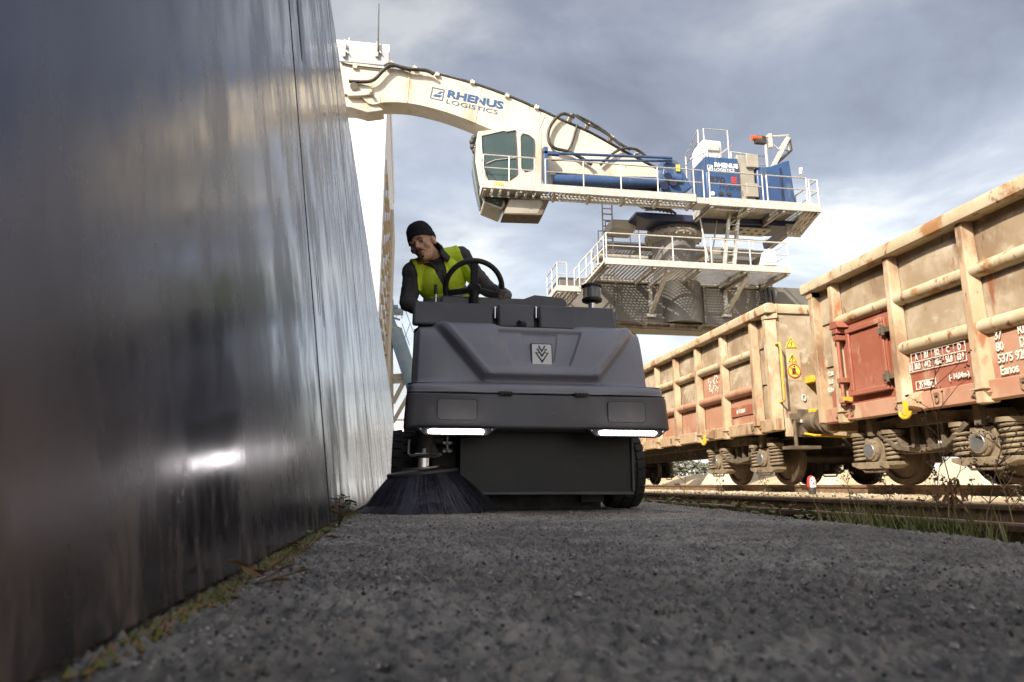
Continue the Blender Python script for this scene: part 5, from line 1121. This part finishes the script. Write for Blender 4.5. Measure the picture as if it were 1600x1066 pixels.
# hanging maintenance basket under the right end
m = MB(); a_ = q(1243, 322, 24.8)
for k in range(4): x = lerp(a_.x, rx1, k/3); m.bar((x, 24.1, ZU-.3), (x, 25.5, ZU-.75), .06, .12, (1, 0, 0))
m.box(a_.x-.1, rx1, 25.45, 25.55, ZU-.85, ZU-.3); bk = obj('end_bracket', m, M['grate'], cr)
m = MB(); m.bar(q(1262, 335, 25.9), q(1195, 385, 28.5), .2, .3); m.bar(q(1275, 330, 26.3), q(1200, 388, 29.5), .16, .25); obj('rear_strut', m, M['pylon'], cr)
obj('perforated_plate', MB().box(q(1140, 340, 26).x, q(1200, 345, 26).x, 25.75, 26.6, ZU-.5, ZU-.44), M['grate'], cr)
m = MB(); 
for k in range(10): x = lerp(q(1142, 340, 26).x, q(1192, 345, 26).x, (k % 5)/4); y = 25.95+.4*(k//5); m.cyl((x, y, ZU-.515), (x, y, ZU-.49), .12 if k == 1 else .07, 12)
obj('plate_holes', m, M['dark'], cr, kind='stuff')
# revolving frame
f0, f1 = q(990, 320, 25.8).x, q(1255, 330, 25.8).x
m = MB(); m.prism([(f0, 25.6, ZU-.25), (f0+.5, 25.6, ZU-.42), (pc.x+1.1, 25.6, ZU-.42), (f1-1.2, 25.6, ZU-.35), (f1, 25.6, ZU-.25), (f1, 25.6, ZU-.1), (f0, 25.6, ZU-.1)], (0, 1.3, 0)); obj('revolving_frame', m, M['navy'], cr, bevel=.03)
m = MB()
for i in range(9):
    a_ = q(985+i*5, 300+i*1.5, 25.4); b_ = q(1008+i*6, 326+i*1.0, 25.5); m.tube([a_, a_.lerp(b_, .5)+V((0, -.15, -.12)), b_], .05, 6)
obj('hydraulic_lines', m, M['hose'], cr, kind='stuff')
m = MB()
for px in (1012, 1024, 1036, 1050): a_ = q(px, 318, 25.2); m.ball(a_, (.2, .18, .24), 10, 7); m.cyl(a_, a_+V((0, .4, .3)), .14, 10)
obj('valve_block', m, M['navy'], cr, smooth=60, kind='stuff')
m = MB(); m.tube([q(975, 300, 24.9), q(1012, 322, 25.3)], .06, 8); m.tube([q(968, 302, 25.0), q(1006, 326, 25.4)], .06, 8); obj('support_tube', m, M['rail_white'], cr, smooth=50)
# --- boom: one curved box girder
BY, BW = 25.9, .95
top = [(470, 92), (530, 97), (575, 101), (607, 107), (645, 111), (672, 115), (720, 127), (770, 143), (815, 161), (850, 177), (885, 193), (925, 211), (970, 236), (1012, 258), (1040, 272)]
bot = [(1046, 290), (1030, 306), (960, 306), (905, 296), (860, 272), (825, 240), (790, 213), (745, 193), (700, 176), (655, 164), (625, 160), (600, 160), (585, 163), (575, 161), (560, 150), (530, 146), (470, 140)]
def dens(pts, n_=4):
    o = []
    for i in range(len(pts)-1):
        p0, p1, p2, p3 = pts[max(0, i-1)], pts[i], pts[i+1], pts[min(len(pts)-1, i+2)]
        for k in range(n_):
            t = k/n_; o.append(tuple(.5*((2*p1[c])+(-p0[c]+p2[c])*t+(2*p0[c]-5*p1[c]+4*p2[c]-p3[c])*t*t+(-p0[c]+3*p1[c]-3*p2[c]+p3[c])*t**3) for c in (0, 1)))
    return o+[pts[-1]]
tp, bt = dens(top), dens(bot)
m = MB(); m.prism([q(a_, b_, BY) for a_, b_ in tp+bt], (0, BW, 0)); bm = obj('boom', m, M['cream'], cr, smooth=35)
m = MB(); m.prism([q(a_, b_, BY-.1) for a_, b_ in [(543, 150), (541, 132), (556, 128), (578, 134), (582, 140), (582, 148), (560, 150)]], (0, BW+.2, 0)); obj('joint_plate', m, M['cream'], bm, bevel=.03)
for px, py, r_ in ((553, 135, .16), (580, 146.5, .07)): obj('joint_pin', MB().cyl(q(px, py, BY-.22), q(px, py, BY-.1), r_, 16), M['grey'], bm, smooth=40)
m = MB(); m.prism([q(a_, b_, BY+.1) for a_, b_ in [(540, 150), (562, 152), (590, 165), (600, 172), (574, 176), (548, 168), (500, 165), (470, 160), (470, 148)]], (0, BW-.2, 0)); obj('stick_cylinder', m, M['cream'], bm, bevel=.03)
m = MB(); m.prism([q(a_, b_, BY+.2) for a_, b_ in [(540, 105), (470, 95), (380, 120), (330, 300), (350, 305), (410, 150), (470, 150), (540, 150)]], (0, BW-.4, 0)); obj('stick', m, M['cream'], bm, bevel=.03)
for (a_, b_), (c_, d_) in (((640, 111), (636, 161)), ((752, 137), (742, 193)), ((852, 178), (826, 240))): obj('weld_seam', MB().tube([q(a_, b_+1, BY-.004), q(c_, d_-1, BY-.004)], .022, 6), M['cream'], bm, smooth=60)
# hoses along the boom
def hose(pts, Y, r=.045, name='hose', n_=5): 
    o = obj(name, MB().tube([q(a_, b_, Y) for a_, b_ in dens(pts, n_)], r, 7), M['hose'], bm, smooth=70); return o
hose([(545, 127), (570, 128), (585, 124), (600, 109), (612, 102), (640, 108), (665, 110), (678, 116)], BY-.22, .075)
hose([(533, 98), (555, 103), (600, 108)], BY-.06, .035); hose([(600, 103), (612, 99), (630, 108), (655, 110)], BY-.15, .05); hose([(604, 108), (618, 103), (642, 112)], BY-.1, .04)
hose([(a_, b_-2.2) for a_, b_ in top[5:]], BY+.12, .05); hose([(a_, b_-3.2) for a_, b_ in top[6:]], BY+.35, .045); hose([(672, 113), (720, 125), (770, 141)], BY+.2, .035)
hose([(898, 184), (880, 178), (866, 188), (857, 205), (858, 222), (868, 232), (888, 237), (910, 248), (925, 258)], BY-.2, .07)
hose([(900, 180), (920, 190), (940, 202), (965, 222), (985, 234)], BY-.1, .06); hose([(895, 178), (915, 192), (945, 208), (970, 228)], BY-.2, .04)
hose([(938, 258), (958, 240), (975, 232), (995, 234), (1010, 245)], BY-.15, .06); hose([(888, 235), (893, 225), (902, 195)], BY-.1, .05); hose([(900, 243), (912, 248), (920, 257)], BY-.25, .05)
for px, py in ((555, 105), (612, 100), (648, 107), (683, 117), (738, 129), (792, 150), (838, 168), (892, 182), (918, 195), (955, 215), (996, 238)):
    p = q(px, py, BY); m = MB(); m.box(p.x-.09, p.x+.09, BY-.12, BY+.5, p.z-.1, p.z+.02); m.cyl((p.x, BY, p.z), (p.x, BY, p.z+.12), .04, 6); obj('hose_clamp', m, M['cream'], bm)
# lettering on the boom
o1 = q(700, 139, BY-.012); o2 = q(786, 163, BY-.012); xdv = V((o2.x-o1.x, 0, o2.z-o1.z))*1.0
d_ = (q(786, 172, BY)-q(697, 152.5, BY)).normalized(); nn = V((-d_.z, 0, d_.x))
text('RHENUS', .47, M['logo_blue'], q(697.5, 151, BY-.012), d_, nn, bm, sx=1.36, bold=.017, ext=.006); text('LOGISTICS', .28, M['logo_blue'], q(695.5, 161, BY-.012), d_, nn, bm, sx=1.68, ext=.006, bold=-.002)
lc = q(672.5, 153, BY-.012); sz = .5
def lp(a_, b_): return lc+d_*a_*sz+nn*b_*sz
m = MB()
for i in range(4):
    c4 = [(0, 0), (1, 0), (1, 1), (0, 1)]; m.bar(lp(*c4[i]), lp(*c4[(i+1) % 4]), .03, .012, (0, 1, 0))
m.prism([lp(.14, .22), lp(.72, .22), lp(.94, .45), lp(.34, .45)], (0, .006, 0)); m.prism([lp(.46, .55), lp(.7, .55), lp(.96, .8), lp(.74, .8)], (0, .006, 0)); obj('logo_mark', m, M['logo_blue'], bm)
# --- boom cylinders and blue machinery behind the walkway
m = MB(); m.cyl(q(862, 250, 25.0), q(1050, 252, 25.1), .05, 8); m.tube([q(850, 239, 25.0), q(1050, 247, 25.0)], .06, 8); obj('blue_pipe', m, M['blue'], cr, smooth=50)
m = MB(); m.cyl(q(862, 282, 25.3), q(1035, 286, 25.3), .24, 24); m.cyl(q(1030, 281, 25.3), q(1062, 282, 25.3), .25, 20); obj('boom_cylinder', m, M['blue'], cr, smooth=40)
m = MB(); m.box(q(868, 280, 25.6).x, q(1062, 280, 25.6).x, 25.5, 25.8, q(960, 294, 25.6).z, q(960, 278, 25.6).z); obj('boom_foot_frame', m, M['navy'], cr)
m = MB(); a_ = q(852, 285, 24.8); b_ = q(857, 230, 24.8); m.box(a_.x-.06, a_.x+.12, 24.76, 24.95, ZU, b_.z); m.box(a_.x-.06, a_.x+.6, 24.76, 24.95, b_.z-.32, b_.z-.18); obj('access_post', m, M['blue'], cr, bevel=.02)
m = MB(); m.prism([q(a_, b_, 25.2) for a_, b_ in [(1040, 244), (1058, 252), (1082, 292), (1064, 304), (1030, 304), (1036, 270)]], (0, 1.8, 0)); obj('boom_pivot', m, M['blue'], cr, bevel=.03)
for px, py in ((1043, 276), (1038, 290), (1052, 284)): obj('pivot_pin', MB().cyl(q(px, py, 25.0), q(px, py, 25.25), .17, 14), M['navy'], cr, smooth=40)
obj('warning_sticker', MB().box(q(1057, 265, 25.1).x, q(1063, 265, 25.1).x, 25.13, 25.15, q(1060, 267, 25.1).z, q(1060, 257, 25.1).z), M['sticker'], cr)
# --- rear housing
YH = 24.75
h0, h1 = q(1105, 300, YH).x, q(1157, 300, YH).x; hz0, hz1 = ZU, q(1130, 246, YH).z
hs = obj('engine_housing', MB().box(h0, h1, YH, YH+1.5, hz0, hz1), M['blue'], cr, bevel=.05)
text('RHENUS', .27, M['plate_white'], q(1116, 260.5, YH-.012), (1, 0, 0), (0, 0, 1), hs, sx=1.05, bold=.012); text('LOGISTICS', .17, M['plate_white'], q(1116, 266.5, YH-.012), (1, 0, 0), (0, 0, 1), hs, sx=1.12, bold=.002)
a_ = q(1105.8, 265.5, YH-.012); m = MB(); s_ = .22; frame_ = [(0, 0), (1, 0), (1, 1), (0, 1)]
for i in range(4): p0, p1 = frame_[i], frame_[(i+1) % 4]; m.bar((a_.x+p0[0]*s_, YH-.012, a_.z+p0[1]*s_), (a_.x+p1[0]*s_, YH-.012, a_.z+p1[1]*s_), .02, .012, (0, 1, 0))
m.prism([(a_.x+.03, YH-.012, a_.z+.05), (a_.x+.15, YH-.012, a_.z+.05), (a_.x+.2, YH-.012, a_.z+.17), (a_.x+.1, YH-.012, a_.z+.17)], (0, .006, 0)); obj('logo_mark', m, M['plate_white'], hs)
text('870', .4, M['ink'], q(1108, 285, YH-.012), (1, 0, 0), (0, 0, 1), hs, sx=1.2, bold=.016); text('E', .36, M['red'], q(1143, 285.5, YH-.012), (1, 0, 0), (0, 0, 1), hs, sx=1.3, bold=.016); text('Hybrid', .34, M['ink'], q(1124, 295.5, YH-.012), (1, 0, 0), (0, 0, 1), hs, sx=1.05)
for px in (1113, 1126, 1138): a_ = q(px, 303, YH); obj('service_cap', MB().cyl((a_.x, YH-.05, a_.z), (a_.x, YH, a_.z), .09, 12), M['plate_white' if px == 1113 else 'dark'], hs)
obj('grey_cabinet', MB().box(h1+.03, q(1184, 300, YH).x, YH+.15, YH+1.5, ZU, q(1165, 240, YH).z), M['grey'], cr, bevel=.03)
for py0, py1 in ((243, 262), (288, 308)): a_ = q(1166, py1, YH+.1); b_ = q(1183, py0, YH+.1); obj('cabinet_door', MB().box(a_.x, b_.x, YH+.02, YH+.14, a_.z, b_.z), M['grey'], cr, bevel=.02)
g0, g1 = q(1187, 300, YH).x, q(1244, 300, YH).x
m = MB(); m.prism([(g0, YH+.1, ZU), (g1+.05, YH+.1, ZU), (q(1236, 256, YH).x, YH+.1, q(1236, 248, YH).z), (q(1222, 256, YH).x, YH+.1, q(1222, 252, YH).z), (q(1207, 258, YH).x, YH+.1, q(1207, 258, YH).z), (g0, YH+.1, q(1188, 259, YH).z)], (0, 1.5, 0)); cw = obj('counterweight', m, M['blue'], cr, bevel=.06)
obj('counterweight_rib', MB().box(q(1223, 300, YH).x, q(1225, 300, YH).x, YH+.04, YH+.1, ZU, q(1223, 262, YH).z), M['navy'], cw)
# roof guards, cooler and hoist on the housing
rz = hz1
m = MB(); a_ = q(1103, 244, YH).x; b_ = q(1138, 226, YH+.6)
obj('cooler', MB().box(q(1106, 240, YH).x, q(1136, 240, YH).x, YH+.4, YH+1.6, rz+.1, q(1120, 219, YH+.4).z), M['plate_white'], cr, bevel=.08); obj('cooler_hood', MB().box(q(1112, 240, YH).x, q(1131, 240, YH).x, YH+.3, YH+.41, q(1120, 236, YH+.3).z, q(1120, 224, YH+.3).z), M['rail_white'], cr, bevel=.04)
railing([(q(1100, 245, YH+.2).x, YH+.1, rz), (q(1141, 245, YH).x, YH+.1, rz)], q(1120, 203, YH+.1).z-rz, 3.0, mid=1); railing([(q(1091, 248, 24.4).x, 24.3, rz-.1), (q(1100, 248, YH).x, YH+1.8, rz-.1)], 1.0, 3.0, mid=2); railing([(q(1146, 245, YH+1).x, YH+1.2, rz), (q(1200, 245, YH+1).x, YH+1.2, rz-.1)], .95, 1.0)
m = MB(); m.tube([q(1143, 228, YH+.3), q(1120, 245, YH+.3)], .03, 6); m.tube([q(1100, 228, 25), q(1078, 250, 25)], .03, 6); obj('guard_brace', m, M['rail_white'], cr)
m = MB(); jz = q(1196, 225, YH+.6); m.cyl((jz.x, YH+.6, ZU), (jz.x, YH+.6, jz.z+.2), .06, 8); m.tube([q(1184, 215, YH+.6), q(1232, 212, YH+.6)], .05, 8); m.tube([q(1194, 214, YH+.6), q(1216, 233, YH+.6)], .035, 6); m.tube([q(1230, 214, YH+.6), q(1217, 234, YH+.6), q(1233, 236, YH+.6), q(1229, 213, YH+.6)], .04, 6); m.bar(q(1231, 216, YH+.6), q(1207, 262, YH+.6), .2, .16); m.box(q(1212, 215, YH).x, q(1217, 215, YH).x, YH+.5, YH+.7, q(1214, 232, YH+.6).z, q(1214, 211, YH+.6).z); obj('hoist_jib', m, M['rail_white'], cr, smooth=40)
m = MB(); a_ = q(1175, 221, YH+.6); b_ = q(1195, 212, YH+.6); m.cyl((a_.x, YH+.6, (a_.z+b_.z)/2), (b_.x-.2, YH+.6, (a_.z+b_.z)/2), .12, 14); m.box(a_.x+.15, b_.x, YH+.5, YH+.7, a_.z-.08, b_.z-.08, 1); obj('hoist_motor', m, [M['orange'], M['dark']], cr, smooth=40)
m = MB(); m.tube([q(1233, 218, YH+.6), q(1236, 235, YH+.6), q(1222, 248, YH+.6), q(1212, 256, YH+.6)], .07, 7); obj('hoist_hose', m, M['hose'], cr, smooth=60)
obj('camera_post', MB().tube([q(1251, 272, 24.2), q(1251, 263, 24.2), q(1252, 263, 24.2), q(1252, 266, 24.2)], .06, 6), M['plate_white'], cr)
# --- cab
CY, CW = 24.85, 1.35
co_ = [(747, 205), (790, 200.5), (808, 203), (847, 203), (847, 292), (785, 292), (790, 322), (785, 328), (756, 316), (748, 280), (743, 250), (744, 222)]
m = MB(); m.prism([q(a_, b_, CY) for a_, b_ in co_], (0, CW, 0)); cb = obj('cab', m, M['cream'], cr, bevel=.04)
def glass(pts, name, par=cb, off=.02):
    o = obj(name, MB().prism([q(a_, b_, CY-off) for a_, b_ in pts], (0, .03, 0)), M['cabglass'], par, bevel=.005)
    m = MB(); P_ = [q(a_, b_, CY-off-.005) for a_, b_ in pts]; m.tube(P_, .022, 6, closed=True); obj('window_seal', m, M['dark'], o); return o
glass([(752.5, 213), (785, 205.5), (805, 205), (806.5, 225), (808.5, 270), (806, 274), (792, 283), (762, 282.5), (757, 262)], 'side_window')
obj('cab_door', MB().prism([q(a_, b_, CY-.012) for a_, b_ in [(811, 205), (844, 206), (844, 290), (811, 290)]], (0, .03, 0)), M['cream'], cb, bevel=.01)
glass([(814, 213), (817, 209), (827, 212), (834, 218), (835, 225), (834.5, 259), (829, 266), (820, 268), (815, 262)], 'door_window', cb, .026)
glass([(757, 306), (788, 307), (783, 323), (758, 314)], 'lower_window')
fr = [(745, 222), (747, 207.5), (743.8, 250), (748.8, 280), (756, 313)]
m = MB(); F_ = [q(a_, b_, CY) for a_, b_ in [(746.6, 210), (743.6, 223), (742.7, 250), (747.8, 281), (755, 312)]]; rows = [[p+V((-.015, .12, 0)) for p in F_], [p+V((-.015, CW-.12, 0)) for p in F_]]; m.grid(rows); o = obj('windscreen', m, M['cabglass'], cb, smooth=60); s_ = o.modifiers.new('t', 'SOLIDIFY'); s_.thickness = .02
m = MB(); m.tube([q(751.5, 212, CY-.05), q(752, 230, CY-.05), q(755.5, 262, CY-.05), q(762, 283, CY-.05)], .03, 6); m.tube([q(760, 256, CY-.04), q(775, 250, CY-.04), q(806, 247, CY-.04)], .025, 6); m.tube([q(790, 206, CY-.04), q(806, 203.5, CY-.04)], .03, 6); obj('cab_rails', m, M['rail_white'], cb, smooth=60)
m = MB(); 
for px, py in ((738, 222), (739, 230), (741, 216), (742, 236)): m.ball(q(px, py, CY+.3), (.13, .12, .14), 10, 7)
m.tube([q(742, 218, CY+.3), q(748, 212, CY+.3)], .04, 6); obj('work_lamp', m, M['dark'], cb, smooth=60, kind='stuff')
obj('cab_base', MB().box(q(785, 300, CY).x, q(848, 300, CY).x, CY, CY+CW, ZU-.32, ZU), M['dark'], cr)
m = MB(); m.prism([q(a_, b_, CY-.4) for a_, b_ in [(796, 309), (859, 312), (848, 337), (786, 335)]], (0, .9, .0)); obj('under_cab_tank', m, M['bogie'], cr, bevel=.03)
m = MB(); P_ = [q(a_, b_, CY-.41) for a_, b_ in [(797, 312), (846, 313), (848, 318), (840, 334), (788, 333)]]; m.prism(P_, (0, .02, 0)); obj('tank_panel', m, M['grey'], cr, bevel=.01)
obj('yellow_sign', MB().box(q(772, 290).x, q(786, 290).x, 23.935, 23.945, q(780, 290).z, q(780, 286).z), M['sticker'], cr)
for k in range(7):
    a_ = q(762+k*13.5, 297, 24.1); obj('deck_cell', MB().box(a_.x-.1, a_.x+.13, 24.12, 24.7, ZU-.2, ZU-.14), M['rail_white'], cr)

# ---------------------------------------------------------------- background
Y0 = 46.0
wb = thing('white_building', 'tall white clad building behind the boom at the wall edge', 'building', (-8, Y0, 0))
bx = q(602, 200, Y0).x; zt_ = q(600, 70, Y0).z
obj('facade', MB().box(-22, bx, Y0, Y0+26, 0, zt_-1.6), M['bldg'], wb); 
obj('parapet', MB().box(-22, bx+.06, Y0-.06, Y0+26, zt_-1.58, zt_), M['bldg'], wb); obj('shadow_band', MB().box(-22, bx+.02, Y0-.09, Y0+.0, zt_-1.75, zt_-.62), M['bldg_grey'], wb)
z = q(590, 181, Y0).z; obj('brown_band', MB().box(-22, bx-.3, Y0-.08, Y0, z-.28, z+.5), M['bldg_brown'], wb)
obj('corner_trim', MB().box(bx-.28, bx+.05, Y0-.14, Y0, 0, zt_-1.8), M['bldg'], wb)
for k in range(12):
    zz = 2.5+k*1.9; wn_ = None
    for j in range(5):
        y = Y0+3+j*4.7; w0 = obj('window', MB().box(bx, bx+.06, y, y+2.6, zz, zz+1.2), M['bldg_grey'], wb); obj('sill', MB().box(bx, bx+.2, y-.1, y+2.7, zz-.14, zz-.02), M['concrete'], w0)
obj('stair_shaft', MB().box(bx, bx+.32, Y0+17, Y0+26, 4, zt_-6), M['concrete'], wb)
for px, top_ in ((539, 62), (546, 60)): obj('roof_rod', MB().cyl(q(px, 72, Y0), q(px, top_, Y0), .06, 6), M['rail_white'], wb)
for px in (538.5, 589.5):
    p = q(px, 72, Y0-.2); m = MB(); m.box(p.x-.1, p.x+.1, Y0-.3, Y0-.1, p.z-.9, p.z+.3); m.bar((p.x, Y0-.2, p.z-.2), (p.x+.3, Y0-.25, p.z-.6), .08, .08); obj('bracket', m, M['rail_white'], wb)
obj('mast', MB().cyl(q(590.5, 80, Y0-.3), q(592, 6, Y0-.3), .07, 6, r2=.04), M['dark'], wb)
# distant harbour crane between wall and sweeper
Y1 = 80.0
hcr = thing('harbour_crane', 'distant faded blue harbour crane seen between wall and sweeper', 'crane', (q(612, 600, Y1).x, Y1, 0))
m = MB(); m.cyl(q(609, 760, Y1), q(606, 470, Y1), .55, 14); obj('mast_column', m, M['concrete'], hcr, smooth=40)
m = MB(); m.cyl(q(617, 516, Y1-.4), q(647, 605, Y1-.4), .85, 20, r2=.9); obj('luffing_tube', m, M['portal'], hcr, smooth=40)
for k, (x0, x1, y0, y1) in enumerate(((598, 615, 471, 475), (598, 622, 480, 484), (600, 630, 486, 489), (600, 628, 515, 518))): a_ = q(x0, y1, Y1); b_ = q(x1, y0, Y1); obj('platform', MB().box(a_.x, b_.x, Y1-1, Y1+1, a_.z, b_.z), M['portal'], hcr)
m = MB()
for a_, b_ in (((603, 470), (603, 520)), ((612, 470), (616, 517)), ((628, 482), (612, 505)), ((628, 482), (628, 498)), ((610, 488), (622, 516)), ((600, 492), (625, 500)), ((615, 508), (626, 514)), ((628, 482), (600, 478)), ((628, 505), (640, 540)), ((641, 505), (628, 540)), ((628, 470), (650, 530))): m.tube([q(*a_, Y1-.8), q(*b_, Y1-.8)], .12 if a_[0] < 626 else .04, 6)
obj('lattice', m, M['portal'], hcr)
m = MB(); m.bar(q(614, 630, Y1), q(645, 570, Y1), .5, .5); m.bar(q(614, 660, Y1), q(640, 615, Y1), .45, .45); m.bar(q(608, 590, Y1), q(638, 588, Y1), .4, .7); m.bar(q(608, 597, Y1), q(636, 596, Y1), .3, .4); obj('strut', m, M['concrete'], hcr)
Y2 = 130.0
m = MB(); a_ = q(560, 640, Y2); b_ = q(660, 612, Y2); obj_w = thing('far_shed', 'long pale grey shed far away behind the sweeper and wall', 'building', ((a_.x+b_.x)/2, Y2, 0)); obj('shed_wall', MB().box(a_.x-10, b_.x, Y2, Y2+12, 0, q(620, 655, Y2).z), M['bldg'], obj_w); obj('shed_roof', MB().prism([(a_.x-10, Y2-.4, q(620, 655, Y2).z), (b_.x, Y2-.4, q(620, 655, Y2).z), (b_.x, Y2+6, q(620, 655, Y2).z+2.5), (a_.x-10, Y2+6, q(620, 655, Y2).z+2.5)], (0, 0, .2)), M['bldg_grey'], obj_w)
m = MB(); rnd = random.Random(11)
def wood(m, x0, x1, y, h, n_, s_):
    for i in range(n_):
        x = rnd.uniform(x0, x1); hh = h*(.75+.35*noise.noise(V((x*.12, y, 0)))); z = rnd.uniform(0.1, 1)**.6*hh; c = V((x+rnd.gauss(0, .4), y+rnd.gauss(0, 2), z)); a_ = V((rnd.gauss(0, 1), rnd.gauss(0, 1), rnd.gauss(0, 1))).normalized()*s_*rnd.uniform(.5, 1.2); b_ = a_.orthogonal().normalized()*s_*.6; m.add([c-a_, c+b_, c+a_, c-b_], [(0, 1, 2, 3)])
wood(m, -18, 12, 170, 20, 4500, .6); wood(m, 60, 140, 190, 9, 4200, .7)
tag(obj('far_wood', m, M['crown']), 'hazy line of distant trees far beyond the tracks', 'trees', kind='stuff')
